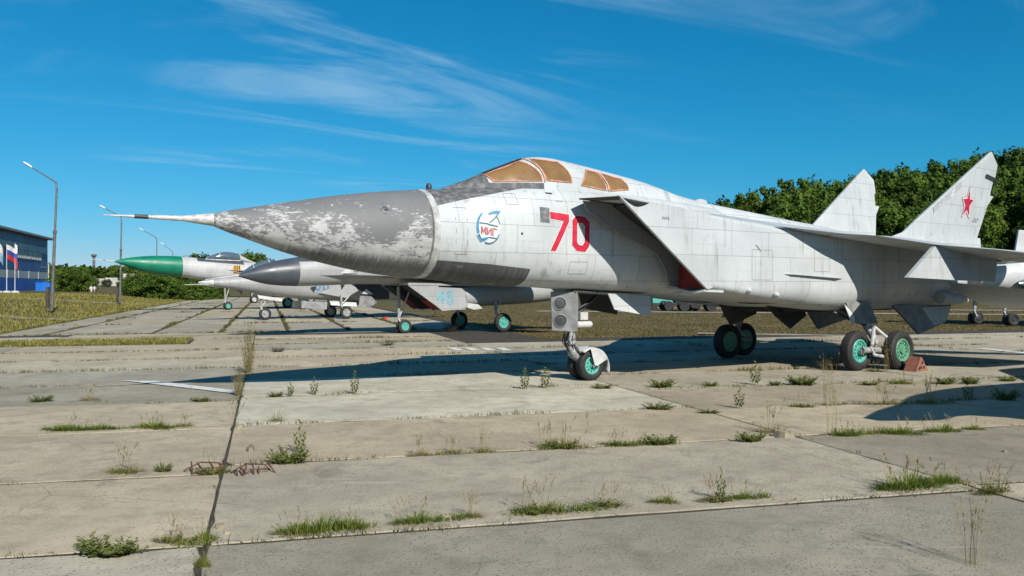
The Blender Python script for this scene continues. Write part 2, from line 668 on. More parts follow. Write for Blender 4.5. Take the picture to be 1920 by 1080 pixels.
N = 56
mb = MB()
rs = []
for i in range(40):
    s = -3.93 + (3.4 + 3.93) * i / 39
    zb, zt, w, n = crv(FUS, s)
    rs.append([L(s, *sup(w, zb, zt, n, 2 * math.pi * k / N)) for k in range(N)])
fuselage = mb.rings(rs).build('fuselage', PAINT, hero, 45)
mb = MB()
rs = []
for i in range(46):
    s = -7.70 + (3.70 - .09) * (i / 45) ** 1.15
    zb, zt, w = crv(RAD, s)
    rs.append([L(s, *sup(w, zb, zt, 2, 2 * math.pi * k / N)) for k in range(N)])
mb.rings(rs).build('radome', MAT['radome'], hero, 45)
mb = MB()
rs = []
for s, g in ((-4.055, .003), (-4.05, .009), (-3.935, .009), (-3.93, .003)):
    zb, zt, w = crv(RAD, min(s, -4.0))
    rs.append([L(s, *sup(w + g, zb - g, zt + g, 2, 2 * math.pi * k / N)) for k in range(N)])
mb.rings(rs).build('radome_ring', plain('pale_ring_paint', (.55, .56, .55), .55, 0, .4, 6), hero, 45)
# pitot probe
pb = MB().lathe([(0, .008), (.35, .02), (.36, .022), (.62, .027), (.63, .03), (1.15, .045), (1.36, .075), (1.60, .105)], L(-9.29, 0, 3.10), (1, 0, .0))
probe = pb.build('pitot_probe', plain('probe_paint', (.58, .58, .56), .5, 0, .3, 12), hero, 40)
MB().lathe([(0, .031), (.2, .034)], L(-8.86, 0, 3.10), (1, 0, 0)).build('band', plain('dark_probe_band', (.05, .035, .04), .5), probe, 40)


def patch(edge, s0, s1, off, ns=30, nt=12, far=True, tab=FUS, top=True):
    """a strip of skin on the fuselage between edge(s) and the keel or crown, a few mm proud"""
    mb_ = MB()
    rr = []
    for i in range(ns + 1):
        s = s0 + (s1 - s0) * i / ns
        zb, zt, w, n = (list(crv(tab, s)) + [2])[:4]
        ze = edge(s)
        hz = (zt - zb) / 2
        k = max(-1, min(1, (ze - (zb + zt) / 2) / hz))
        th = math.asin(math.copysign(abs(k) ** (n / 2), k))
        a0, a1 = (th, math.pi - th) if top else (th, -math.pi - th)
        if not far:
            a1 = math.pi / 2 if top else -math.pi / 2
        rr.append([L(s, *sup(w + off, zb - off, zt + off, n, a0 + (a1 - a0) * k_ / nt)) for k_ in range(nt + 1)])
    return mb_.rings(rr, (False, False), False)


def lin(tab):
    def f(x):
        for (a, b), (c, d) in zip(tab, tab[1:]):
            if x <= c:
                return b + (d - b) * max(0, (x - a)) / (c - a)
        return tab[-1][1]
    return f


patch(lin([(-3.93, 3.48), (-3.38, 3.62), (-2.33, 3.86), (-1.83, 3.97), (-1.5, 4.02)]), -3.93, -1.62, .004, 30, 26).build(
    'anti_glare_panel', MAT['antiglare'], hero, 45)
patch(lin([(-4.1, 2.50), (-2.84, 2.43), (-1.85, 2.34)]), -3.92, -1.95, .006, 26, 26, top=False).build('belly_panel', MAT['belly_grey'], hero, 45)
patch(lin([(-2.6, 2.405), (-1.85, 2.335)]), -2.42, -1.98, .011, 8, 22, top=False).build('belly_hatch', band_mat('belly_hatch_paint', (.085, .087, .088), (.15, .152, .153)), hero, 45)

# spine and canopy hump: station, base, crown, half width
SPI = [(-3.45, 3.70, 3.90, .12), (-2.9, 3.72, 4.11, .34), (-2.47, 3.75, 4.30, .46), (-2.03, 3.78, 4.475, .535), (-1.62, 3.8, 4.63, .57), (-1.15, 3.8, 4.68, .58),
       (-.68, 3.8, 4.645, .58), (-.04, 3.8, 4.57, .58), (.57, 3.78, 4.49, .58), (1.23, 3.74, 4.40, .57), (1.82, 3.7, 4.29, .56), (2.54, 3.62, 4.13, .54),
       (3.34, 3.55, 4.02, .52), (4.9, 3.4, 3.88, .5), (6.7, 3.25, 3.72, .48), (7.6, 3.2, 3.65, .46), (9.2, 3.1, 3.48, .42), (11.2, 3.0, 3.26, .3), (12.4, 2.95, 3.15, .12)]
SN = 2.25


def spi_t(s, z):
    zb, zt, w = crv(SPI, s)
    k = min(1, max(0, (z - zb) / (zt - zb)))
    return w * max(0, 1 - k ** SN) ** (1 / SN)


def half_ring(s, off=0.0, n=28):
    zb, zt, w = crv(SPI, s)
    out = []
    for k in range(n + 1):
        th = math.pi * k / n
        c, d = math.cos(th), math.sin(th)
        out.append(L(s, (w + off) * math.copysign(abs(c) ** (2 / SN), c), zb + (zt - zb + off) * abs(d) ** (2 / SN)))
    return out


mb = MB()
mb.rings([half_ring(-3.45 + 15.85 * i / 90) for i in range(91)], (True, True), False).build('dorsal_spine', PAINT, hero, 45)
mb = MB()
mb.rings([half_ring(-3.44 + .80 * i / 12, .005) for i in range(13)], (False, False), False).build('windscreen_fairing', MAT['antiglare'], hero, 45)
for side in (1, -1):
    g_ = [[(-2.70 + 1.22 * i / 12, z0 + (z1 - z0) * i / 12) for i in range(13)] for z0, z1 in ((3.80, 3.86), (3.93, 3.97), (4.02, 4.075))]
    MB().rings([[L(s, side * (spi_t(s, z) + .005), z) for s, z in row] for row in g_], (False, False), False).build('window_sill_panel', MAT['antiglare'], hero, 60)
# flat front windscreen pane
mb = MB()
rr = []
for i in range(10):
    s = -2.62 + .98 * i / 9
    zb, zt, w = crv(SPI, s)
    rr.append([L(s, t, zt + .012 - .22 * t * t / w) for t in (-.17, -.08, 0, .08, .17)])
mb.rings(rr, (False, False), False).build('windscreen', MAT['lens'], hero, 60)
# hump fairing and small antennas
MB().lathe([(0, .01), (.1, .09), (.22, .115), (.34, .1), (.46, .01)], L(3.25, 0, 4.0), (1, 0, -.05)).build('spine_blister', PAINT, hero, 40)


def pane(fb, rb, rt, ft, off, n=10, m=8, bow=0.0):
    """window patch on the canopy, both sides are built by the caller"""
    g = []
    for j in range(m + 1):
        v = j / m
        row = []
        for i in range(n + 1):
            u = i / n
            s = (1 - v) * ((1 - u) * fb[0] + u * rb[0]) + v * ((1 - u) * ft[0] + u * rt[0]) + bow * u * math.sin(math.pi * v)
            z = (1 - v) * ((1 - u) * fb[1] + u * rb[1]) + v * ((1 - u) * ft[1] + u * rt[1])
            row.append((s, z))
        g.append(row)
    return g


def pane_mesh(g, off, side):
    mb_ = MB()
    return mb_.rings([[L(s, side * (spi_t(s, z) + off), z + off * .6) for s, z in row] for row in g], (False, False), False)


def rim(g, off, side, w=.03):
    mb_ = MB()
    loop = g[0] + [r[-1] for r in g[1:]] + g[-1][::-1][1:] + [r[0] for r in g[::-1][1:-1]]
    cs = sum(p[0] for p in loop) / len(loop)
    cz = sum(p[1] for p in loop) / len(loop)
    a, b = [], []
    for s, z in loop:
        d = math.hypot(s - cs, z - cz)
        k = (d - w) / d
        s2, z2 = cs + (s - cs) * k, cz + (z - cz) * k
        a.append(L(s, side * (spi_t(s, z) + off), z + off * .6))
        b.append(L(s2, side * (spi_t(s2, z2) + off), z2 + off * .6))
    n = len(loop)
    mb_.add(a + b, [(i, (i + 1) % n, n + (i + 1) % n, n + i) for i in range(n)])
    return mb_


WIN = [((-2.56, 4.035), (-1.50, 4.10), (-1.84, 4.53), (-2.66, 4.19), .10), ((-1.40, 4.115), (-.77, 4.115), (-.98, 4.565), (-1.62, 4.585), .07),
       ((-.56, 4.075), (.12, 4.01), (-.03, 4.425), (-.30, 4.455), .06), ((.22, 4.005), (.76, 4.075), (.64, 4.325), (.06, 4.41), .05)]
for side in (1, -1):
    for fb, rb, rt, ft, bw in WIN:
        g = pane(fb, rb, rt, ft, 0, bow=bw)
        w_ = pane_mesh(g, .008, side).build('cockpit_window', MAT['tan_glass'], hero, 60)
        rim(g, .015, side).build('window_seal', MAT['frame_orange'], w_, 60)
    # canopy bow frames between the panes
    for (s0, z0), (s1, z1), bw in (((-1.45, 4.09), (-1.73, 4.585), .085), ((.17, 4.0), (.015, 4.42), .055)):
        mb = MB()
        pts = []
        for i in range(13):
            v = i / 12
            s = s0 + (s1 - s0) * v + bw * math.sin(math.pi * v)
            z = z0 + (z1 - z0) * v
            pts.append(L(s, side * (spi_t(s, z) + .014), z + .01))
        mb.path(pts, [.017] * 13, 6).build('canopy_bow', plain('canopy_bow_paint', (.66, .42, .34), .5), hero, 60)


# ---- marks on the near side
def strokes(polys, off, tfun=fus_t, side=1):
    """each stroke: list of (outer point, inner point) pairs in (station, height)"""
    mb_ = MB()
    for st in polys:
        rows = []
        for (a, b) in st:
            rows.append([(a[0] + (b[0] - a[0]) * k / 4, a[1] + (b[1] - a[1]) * k / 4) for k in range(5)])
        fine = []
        for r0, r1 in zip(rows, rows[1:]):
            for j in range(4):
                fine.append([(p[0] + (q[0] - p[0]) * j / 4, p[1] + (q[1] - p[1]) * j / 4) for p, q in zip(r0, r1)])
        fine.append(rows[-1])
        mb_.rings([[L(s, side * (tfun(s, z) + off), z) for s, z in r] for r in fine], (False, False), False)
    return mb_


def grow(st, d):
    """outline of a stroke, d wider all round"""
    out = []
    for k, (a, b) in enumerate(st):
        v = Vector((b[0] - a[0], b[1] - a[1]))
        v.normalize()
        out.append(((a[0] - v.x * d, a[1] - v.y * d), (b[0] + v.x * d, b[1] + v.y * d)))
    for e, nb in ((0, 1), (-1, -2)):
        mid = lambda p: Vector(((p[0][0] + p[1][0]) / 2, (p[0][1] + p[1][1]) / 2))
        v = (mid(out[e]) - mid(out[nb]))
        v.normalize()
        out[e] = tuple((p[0] + v.x * d, p[1] + v.y * d) for p in out[e])
    return out


SEVEN = [[((-1.55, 3.475), (-1.55, 3.335)), ((-1.10, 3.44), (-1.235, 3.30))], [((-1.235, 3.30), (-1.10, 3.44)), ((-1.235, 3.30), (-1.10, 3.30)), ((-1.55, 2.705), (-1.42, 2.705))]]
zo = [(-.93, 3.425), (-.70, 3.41), (-.59, 3.31), (-.60, 2.83), (-.70, 2.70), (-.91, 2.715), (-1.03, 2.83), (-1.02, 3.33)]
zi = [(-.885, 3.285), (-.765, 3.275), (-.715, 3.22), (-.72, 2.90), (-.775, 2.83), (-.865, 2.84), (-.91, 2.90), (-.905, 3.23)]
ZERO = [[(a, b) for a, b in zip(zo + zo[:1], zi + zi[:1])]]
zc = (-.812, 3.06)
ZOUT = [[((zc[0] + (a[0] - zc[0]) * 1.085, zc[1] + (a[1] - zc[1]) * 1.052), (zc[0] + (b[0] - zc[0]) * .83, zc[1] + (b[1] - zc[1]) * .915)) for a, b in zip(zo + zo[:1], zi + zi[:1])]]
strokes([grow(s, .018) for s in SEVEN], .004).build('number_outline', MAT['white_trim'], hero)
strokes(ZOUT, .004).build('number_outline', MAT['white_trim'], hero)
strokes(SEVEN, .008).build('number_seven', MAT['red_number'], hero, label='red painted digit 7')
strokes(ZERO, .008).build('number_zero', MAT['red_number'], hero, label='red painted digit 0')


def arc(cx_, cz_, rx, rz, a0, a1, w0, w1, n=14):
    st = []
    for i in range(n + 1):
        a = R(a0 + (a1 - a0) * i / n)
        w = (w0 + (w1 - w0) * i / n) / 2
        st.append(((cx_ + (rx + w) * math.cos(a), cz_ + (rz + w) * math.sin(a)), (cx_ + (rx - w) * math.cos(a), cz_ + (rz - w) * math.sin(a))))
    return st


def seg(p, q, w):
    d = Vector((q[0] - p[0], q[1] - p[1]))
    d.normalize()
    nx, nz = -d.y * w / 2, d.x * w / 2
    return [((p[0] + nx, p[1] + nz), (p[0] - nx, p[1] - nz)), ((q[0] + nx, q[1] + nz), (q[0] - nx, q[1] - nz))]


EX, EZ = -2.94, 3.11
emb = strokes([[((EX + .235 * math.cos(R(a)), EZ + .29 * math.sin(R(a))), (EX, EZ)) for a in range(0, 361, 15)],
               [((-2.78, 3.37), (-2.84, 3.18)), ((-2.72, 3.41), (-2.76, 3.25))]], .004).build('emblem', MAT['white_trim'], hero)
strokes([arc(EX + .03, EZ, .27, .31, 122, 200, .03, .06), [((-2.93, 3.375), (-2.93, 3.345)), ((-2.80, 3.43), (-2.79, 3.375)), ((-2.66, 3.435), (-2.70, 3.375))],
         [((-3.21, 2.965), (-3.20, 2.945)), ((-3.10, 2.90), (-3.12, 2.83)), ((-3.0, 2.925), (-3.02, 2.86)), ((-2.95, 2.93), (-2.95, 2.905))]],
        .008).build('emblem_swoosh', MAT['blue_emblem'], emb)
strokes([arc(EX + .015, EZ, .255, .30, 205, 232, .03, .025), arc(EX, EZ, .24, .30, 250, 335, .03, .022), arc(EX + .0, EZ + .02, .235, .28, 10, 48, .018, .022),
         seg((-3.14, 3.19), (-2.95, 3.175), .025), seg((-2.95, 3.165), (-2.75, 3.135), .025), seg((-2.95, 2.925), (-2.77, 2.905), .025),
         seg((-2.92, 3.20), (-2.80, 3.29), .022), seg((-2.80, 3.29), (-2.72, 3.385), .022)], .008).build('emblem_line', MAT['teal_emblem'], emb)
LW = .026
zt_, zb_ = 3.105, 2.96
strokes([seg((-3.10, zb_ + .02), (-3.10, zt_ + .02), LW), seg((-3.10, zt_ + .02), (-3.055, zb_ + .05), LW), seg((-3.055, zb_ + .05), (-3.01, zt_ + .01), LW), seg((-3.01, zt_ + .01), (-3.01, zb_ + .01), LW),
         seg((-2.975, zt_), (-2.975, zb_ + .01), LW), seg((-2.975, zb_ + .01), (-2.895, zt_ - .01), LW), seg((-2.895, zt_ - .01), (-2.895, zb_), LW),
         seg((-2.855, zt_ - .01), (-2.855, zb_ - .01), LW), seg((-2.855, zt_ - .015), (-2.77, zt_ - .03), LW)], .009).build('emblem_lettering', MAT['pink_letter'], emb)
strokes([seg((-1.78, 3.41), (-1.56, 3.40), .30)], .005).build('scraped_patch', MAT['panel_patch'], hero)
strokes([arc(-2.21, 3.02, .012, .014, 0, 360, .024, .024)], .006).build('round_port', MAT['dark_metal'], hero)
strokes([seg((-1.53, 3.86), (-1.38, 3.855), .03)], .006).build('small_slot', MAT['dark_metal'], hero)
# dark access patch on the radome and antenna in front of the windscreen
strokes([arc(-4.92, 3.38, .0, .0, 0, 360, .2, .2, 18)], .006, lambda s, z: fus_t(s, z, [r + (2.0,) for r in RAD])).build('worn_disc', MAT['panel_patch'], hero)
MB().lathe([(0, .055), (.06, .055), (.1, .03)], L(-3.78, .05, 3.86), (0, 0, 1)).build('antenna', MAT['dark_metal'], hero, 40)


def outline(s0, z0, s1, z1, w=.012):
    return [seg((s0, z0), (s1, z0), w), seg((s1, z0), (s1, z1), w), seg((s1, z1), (s0, z1), w), seg((s0, z1), (s0, z0), w)]


MAT['seam'] = plain('dark_seam', (.27, .28, .28), .7)
for bx4 in ((-3.62, 2.60, -3.38, 3.46), (-2.50, 3.58, -2.25, 3.80), (-1.05, 2.26, -.62, 2.50)):
    strokes(outline(*bx4, .009), .003).build('access_panel_seam', MAT['seam'], hero)
for i in range(4):
    strokes([seg((-1.36 + i * .045, 3.70), (-1.335 + i * .045, 3.70), .03)], .004).build('stencil', MAT['seam'], hero)
# ---- centre body behind the intakes
def rrect(s, w, zb, zt, rb, rt, crown=0.0, n=7):
    """rounded box section, near side first"""
    pts = []
    for cx_, cz_, r, a0 in ((w - rb, zb + rb, rb, -90), (w - rt, zt - rt, rt, 0), (-(w - rt), zt - rt, rt, 90), (-(w - rb), zb + rb, rb, 180)):
        for k in range(n + 1):
            a = R(a0 + 90 * k / n)
            pts.append(L(s, cx_ + r * math.cos(a), cz_ + r * math.sin(a)))
        if a0 == 0 and crown:
            for k in range(1, 8):
                t = (w - rt) * (1 - 2 * k / 8)
                pts.append(L(s, t, zt + crown * (1 - (t / w) ** 2)))
    return pts


CEN = [(1.70, 2.0, 1.965, 3.50, .10, .10, .26), (3.0, 2.0, 1.78, 3.405, .2, .12, .30), (3.8, 2.0, 1.68, 3.35, .30, .14, .31), (4.5, 2.0, 1.60, 3.32, .42, .16, .31),
       (6.0, 1.98, 1.44, 3.27, .55, .2, .28), (7.4, 1.90, 1.40, 3.24, .68, .22, .24), (9.2, 1.76, 1.40, 3.22, .78, .25, .16), (11.0, 1.63, 1.40, 3.16, .82, .3, .06), (12.2, 1.56, 1.42, 3.08, .82, .4, .0), (12.7, 1.52, 1.46, 3.0, .78, .5, .0)]
mb = MB()
rs = []
for i in range(60):
    s = 1.70 + (12.7 - 1.70) * i / 59
    w, zb, zt, rb, rt, cr = crv(CEN, s)
    rs.append(rrect(s, w, zb, zt, rb, rt, max(cr, .001)))
mb.rings(rs).build('centre_body', PAINT, hero, 40)


def cen_t(s, z):
    return crv(CEN, s)[0]


for bx4 in ((2.95, 2.15, 3.6, 2.8), (5.05, 2.35, 5.6, 2.85)):
    strokes(outline(*bx4, .010), .003, cen_t).build('access_panel_seam', MAT['seam'], hero)
for i in range(4):
    strokes([seg((.35 + i * .05, 3.36 - .01 * (i % 2)), (.38 + i * .05, 3.36), .05)], .006, lambda s, z: 2.0).build('stencil', MAT['door_grey'], hero)
for k in range(3):
    strokes([seg((3.06 + .05 * k, 2.9 - .04 * k), (3.13 + .05 * k, 2.87 - .05 * k), .03)], .004, cen_t).build('chipped_paint', MAT['door_grey'], hero)
# ---- intakes
for side in (1, -1):
    S = lambda s, t, z: L(s, side * t, z)
    MB().plate([S(-.74, 2.0, 3.72), S(.0, 2.0, 3.65), S(.9, 2.0, 3.57), S(1.699, 2.0, 3.50), S(1.699, 2.0, 1.97), S(1.61, 2.0, 1.97)],
               (0, side * .055, 0)).build('intake_wall', PAINT, hero)
    # bevelled pale lip along the raked mouth
    MB().plate([S(-.76, 2.003, 3.735), S(-.62, 2.003, 3.705), S(1.76, 2.005, 1.985), S(1.60, 2.005, 1.95)], (0, side * .062, 0)).build(
        'intake_lip', PAINT2, hero)
    MB().plate([S(-1.05, 1.12, 3.745), S(-.76, 2.0, 3.728), S(1.699, 2.0, 3.505), S(1.699, .80, 3.78), S(.2, .80, 3.82), S(-.55, .86, 3.79)], (0, 0, -.008)).build('intake_roof', PAINT2, hero)
    MB().plate([S(-1.03, 1.125, 3.735), S(-.745, 1.965, 3.715), S(1.695, 1.94, 3.49), S(1.695, 1.0, 3.66), S(-.5, 1.0, 3.735)], (0, 0, -.02)).build('intake_roof_shade', MAT['roof_shade'], hero)  # added dark sheet: the roof underside's shade put into colour
    MB().plate([S(1.50, 1.10, 1.84), S(1.36, 1.5, 1.84), S(1.56, 1.97, 1.90), S(2.1, 1.98, 1.88), S(2.1, 1.0, 1.80)], (0, 0, .05)).build('intake_floor_lip', PAINT2, hero)
    # boundary-layer plate with its curved edge, ramp and red blanking cover
    sp_ = [(-.95, 3.70), (-.86, 3.52), (-.4, 3.26), (.10, 3.02), (.65, 2.86), (1.02, 2.66), (1.26, 2.35), (1.36, 2.02), (1.71, 1.98), (1.71, 3.6)]
    MB().plate([S(a, 1.15, b) for a, b in sp_], (0, side * .025, 0)).build('boundary_layer_plate', MAT['shaded_duct_grey'], hero)
    MB().plate([S(-.2, 1.16, 3.62), S(-.2, 1.94, 3.60), S(1.66, 1.94, 2.62), S(1.66, 1.16, 2.62)], (0, 0, .03)).build('intake_ramp', MAT['dark_metal'], hero)
    MB().plate([S(1.66, 1.16, 2.66), S(1.66, 1.94, 2.66), S(1.60, 1.94, 1.97), S(1.60, 1.16, 1.97)], (.03, 0, 0)).build('intake_cover', MAT['red_cover'], hero)
    # dark lens-shaped slot on the roof edge and the side strake
    mb = MB()
    prof = [(-.33 + .047 * i, .075 * math.sin(math.pi * i / 14)) for i in range(15)]
    mb.rings([[S(-.33 + a, 2.002, 3.665 - .09 * a), S(-.33 + a, 2.012 + b * .5, 3.66 - b * .6 - .09 * a), S(-.33 + a, 2.002, 3.655 - b * 1.5 - .09 * a)] for a, b in prof], (False, False))
    mb.build('roof_slot_fairing', MAT['dark_metal'], hero, 40)
    MB().plate([S(3.9, 1.98, 2.285), S(4.2, 2.07, 2.275), S(5.8, 2.08, 2.2), S(6.15, 1.97, 2.185)], (0, 0, .02)).build('side_strake', PAINT2, hero)
    for a, b in ((2.85, 1.93), (3.75, 1.83)):
        MB().lathe([(0, .07), (.05, .06), (.09, .02)], S(a, 1.97, b), (0, -side, -.2)).build('drain_scoop', PAINT2, hero, 40)

# ---- lifting surfaces
def surf(secs, n=12):
    """secs: (LE point, TE point, thickness) from root to tip; a lens section"""
    rs_ = []
    for le, te, th in secs:
        le, te = Vector(le), Vector(te)
        ch = te - le
        ring = []
        for sgn in (1, -1):
            for k in range(n):
                u = k / n if sgn == 1 else 1 - k / n
                y = th / 2 * (math.sin(math.pi * u ** .75)) * sgn
                ring.append((le + ch * u, y))
        rs_.append(ring)
    return rs_


def wing(secs, up=(0, 0, 1), n=12):
    up = Vector(up)
    mb_ = MB()
    return mb_.rings([[p + up * y for p, y in r] for r in surf(secs, n)])


for side in (1, -1):
    S = lambda s, t, z: L(s, side * t, z)
    LE = [(3.66, 1.98, 3.345), (4.5, 2.30, 3.265), (5.34, 2.62, 3.185), (6.1, 2.88, 3.16), (6.9, 3.74, 2.945), (7.7, 4.68, 2.81), (8.05, 5.06, 2.74), (9.6, 6.73, 2.5)]
    TE = [(11.7, 1.6, 2.86), (11.85, 2.30, 2.76), (11.9, 2.62, 2.72), (11.95, 2.88, 2.68), (12.05, 3.74, 2.58), (12.2, 4.68, 2.47), (12.3, 5.06, 2.43), (12.6, 6.73, 2.3)]
    TH = [.09, .13, .16, .19, .19, .16, .15, .10]
    wg = fixn(wing([(S(*a), S(*b), c) for a, b, c in zip(LE, TE, TH)]).build('wing', PAINT2, hero, 50))
    # pylon
    MB().plate([S(5.87, 3.74, 2.205), S(6.92, 3.74, 2.90), S(8.4, 3.74, 2.84), S(9.65, 3.74, 2.76), S(9.52, 3.74, 2.12), S(7.7, 3.74, 2.155)], (0, side * .09, 0)).build('wing_pylon', PAINT2, hero)
    # tailplane
    fixn(wing([(S(11.15, 1.45, 2.14), S(13.9, 1.45, 1.42), .14), (S(11.5, 1.75, 2.11), S(14.0, 1.75, 1.38), .13), (S(14.3, 4.3, 1.72), S(15.2, 4.3, 1.35), .05)]).build('tailplane', PAINT2, hero, 50))
    MB().lathe([(0, .16), (.9, .15), (1.25, .10), (1.35, .03)], S(10.9, 1.62, 1.70), (1, side * -.03, -.05)).build('actuator_fairing', PAINT2, hero, 40)
    # fin with its notched trailing edge
    fo = [(8.7, 3.28), (9.25, 3.43), (9.75, 3.78), (12.86, 5.80), (13.30, 5.46), (13.28, 5.02), (13.20, 4.98), (13.16, 4.62), (13.38, 4.60), (13.12, 4.3), (12.78, 3.12), (9.6, 3.10)]

    def FT(z):
        return 1.62 + (z - 3.1) * .155

    fin = MB().plate([S(a, FT(b) - .05 + .03 * (b - 3.1) / 2.7, b) for a, b in fo], (0, side * .10, .0)).build('fin', PAINT2, hero)
    bev = fin.modifiers.new('edge', 'BEVEL')
    bev.width, bev.segments, bev.limit_method = .025, 2, 'ANGLE'
    MB().plate([S(9.7, FT(3.2) + .04, 3.16), S(12.9, FT(3.2) + .06, 3.05), S(12.85, FT(3.4) + .03, 3.38), S(10.6, FT(3.4) + .03, 3.44)], (0, side * .2, 0)).build('fin_root_fairing', PAINT2, fin)
    ft = lambda s, z: FT(z) - .05 + .03 * (z - 3.1) / 2.7
    strokes([seg((12.72, 5.12), (13.22, 5.04), .11)], .02, ft, side).build('tail_antenna_panel', MAT['dark_metal'], fin)
    MB().box(S(13.33, FT(4.98), 4.99), (.22, .07, .05)).build('tail_antenna', MAT['dark_metal'], fin)
    MB().box(S(13.28, FT(4.62) + .02, 4.66), (.24, .05, .025)).build('static_wick', MAT['dark_metal'], fin)
    for i in range(4):
        strokes([seg((12.45 + i * .07, 3.86 + .06 * (i % 2)), (12.49 + i * .07, 3.83 + .06 * (i % 2)), .03)], .012, ft, side).build('chipped_paint', MAT['dark_metal'], fin)
    strokes([seg((10.4, 4.05), (11.55, 4.80), .16)], .012, ft, side).build('bare_strip', band_mat('bare_fin_edge', (.40, .41, .41), (.6, .61, .61)), fin)
    # star
    cs_, cz_ = 12.02, 4.30

    def star(r_out, r_in):
        pts = [(cs_ + (r_out if k % 2 == 0 else r_in) * .70 * math.sin(math.pi * k / 5) , cz_ + (r_out if k % 2 == 0 else r_in) * math.cos(math.pi * k / 5)) for k in range(10)]
        return [((pts[k], (cs_, cz_)), (pts[(k + 1) % 10], (cs_, cz_))) for k in range(10)]
    strokes(star(.50, .235), .012, ft, side).build('star_outer_line', MAT['red_star'], fin)
    strokes(star(.48, .22), .015, ft, side).build('star_border', MAT['white_trim'], fin)
    strokes(star(.405, .165), .018, ft, side).build('star', MAT['red_star'], fin, label='red five-pointed star with white border')
    # ventral fin
    vf = [(9.05, 1.52), (10.0, .74), (11.4, 1.03), (11.85, 1.50)]
    MB().plate([S(a, 1.42 + (1.5 - b) * .22, b) for a, b in vf], (0, side * .07, 0)).build('ventral_fin', MAT['door_grey'], hero)
    MB().plate([S(a, 1.43 + (1.5 - b) * .22, b) for a, b in ((10.35, 1.44), (10.75, .935), (11.37, 1.045), (11.75, 1.46))], (0, side * .012, 0)).build('ventral_fin_panel', PAINT2, hero)
    # exhaust
    MB().lathe([(0, .74), (.5, .73), (.9, .66), (.92, .60), (.5, .58), (.2, .3)], S(12.5, .80, 2.2), (1, 0, -.03)).build('exhaust_nozzle', plain('burnt_nozzle', (.12, .115, .11), .5, .6, .4, 6), hero, 35)
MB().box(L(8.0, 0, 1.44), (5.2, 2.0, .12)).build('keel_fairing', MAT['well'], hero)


# ---- undercarriage
def wheel(par, c, axis, r, w, hub, name='wheel', nb=10, rimr=.56):
    """tyre and hub; axis points to the outer face"""
    c, ax = Vector(c), Vector(axis).normalized()
    tyre = MB().lathe([(-w * .36, r * .60), (-w * .5, r * .72), (-w * .47, r * .88), (-w * .32, r * .98), (-w * .12, r), (-w * .11, r * .985), (-w * .07, r * .985), (-w * .06, r), (w * .06, r), (w * .07, r * .985), (w * .11, r * .985), (w * .12, r), (w * .32, r * .98), (w * .47, r * .88), (w * .5, r * .72), (w * .36, r * .60)], c, ax, 40, False)
    wh = tyre.build(name, MAT['rubber'], par, 35)
    hb = MB().lathe([(-w * .4, r * rimr), (-w * .36, r * .60), (w * .36, r * .60), (w * .42, r * rimr), (w * .40, r * .50), (w * .30, r * .46), (w * .28, r * .2), (w * .42, r * .17), (w * .44, r * .05)], c, ax, 32)
    h_ = hb.build('hub', hub, wh, 35)
    a = ax.orthogonal().normalized()
    b = ax.cross(a)
    for k in range(nb):
        t = 2 * math.pi * k / nb
        p = c + ax * (w * .27) + (a * math.cos(t) + b * math.sin(t)) * r * .37
        MB().tube(p, p + ax * .018, r * .045, n=6).build('hub_bolt', MAT['dark_metal'], wh)
    return wh


for side in (1, -1):
    wheel(hero, L(0, side * .165, .325), L(0, side, 0), .325, .2, MAT['teal'])
# nose leg: strut, trailing fork, links, steering jack
MB().path([L(-.42, 0, 2.0), L(-.40, 0, 1.25), L(-.38, 0, .74)], [.085, .085, .06], 14).tube(L(-.40, 0, 1.02), L(-.39, 0, .86), .10, .10, 14).build('nose_strut', MAT['steel'], hero, 40)
mb = MB()
mb.path([L(-.44, 0, .80), L(-.34, .06, .56), L(-.04, .03, .34)], [.075, .07, .05], 10).path([L(-.44, 0, .80), L(-.34, -.06, .56), L(-.04, -.03, .34)], [.075, .07, .05], 10)
mb.tube(L(0, -.31, .325), L(0, .31, .325), .035).tube(L(-.30, -.02, .86), L(-.10, -.02, .46), .04).tube(L(-.50, .09, .82), L(-.34, .09, .82), .05).tube(L(-.32, .1, .76), L(-.2, .12, .60), .035)
mb.build('nose_fork', MAT['steel'], hero, 40)
mb = MB()
for k in range(7):
    a = random.uniform(0, 6.28)
    mb.path([L(-.44 + .10 * math.cos(a), .10 * math.sin(a), 1.05), L(-.46 + .13 * math.cos(a + .6), .13 * math.sin(a + .6), .84), L(-.34 + .10 * math.cos(a + 1), .09 * math.sin(a + 1), .62)], [.012] * 3, 5)
mb.build('hydraulic_hose', MAT['dark_metal'], hero, 40)
MB().lathe([(0, .05), (.02, .07), (.34, .07), (.36, .075), (.40, .05)], L(-.34, .13, 1.20), (1, 0, 0), 16).box(L(-.16, .1, 1.38), (.2, .14, .16)).build('steering_jack', MAT['white_paint'], hero, 40)
MB().tube(L(-.38, 0, 1.3), L(.35, 0, 1.85), .045).tube(L(-.36, .1, 1.5), L(.12, .12, 1.72), .03).build('drag_brace', MAT['dark_metal'], hero, 40)
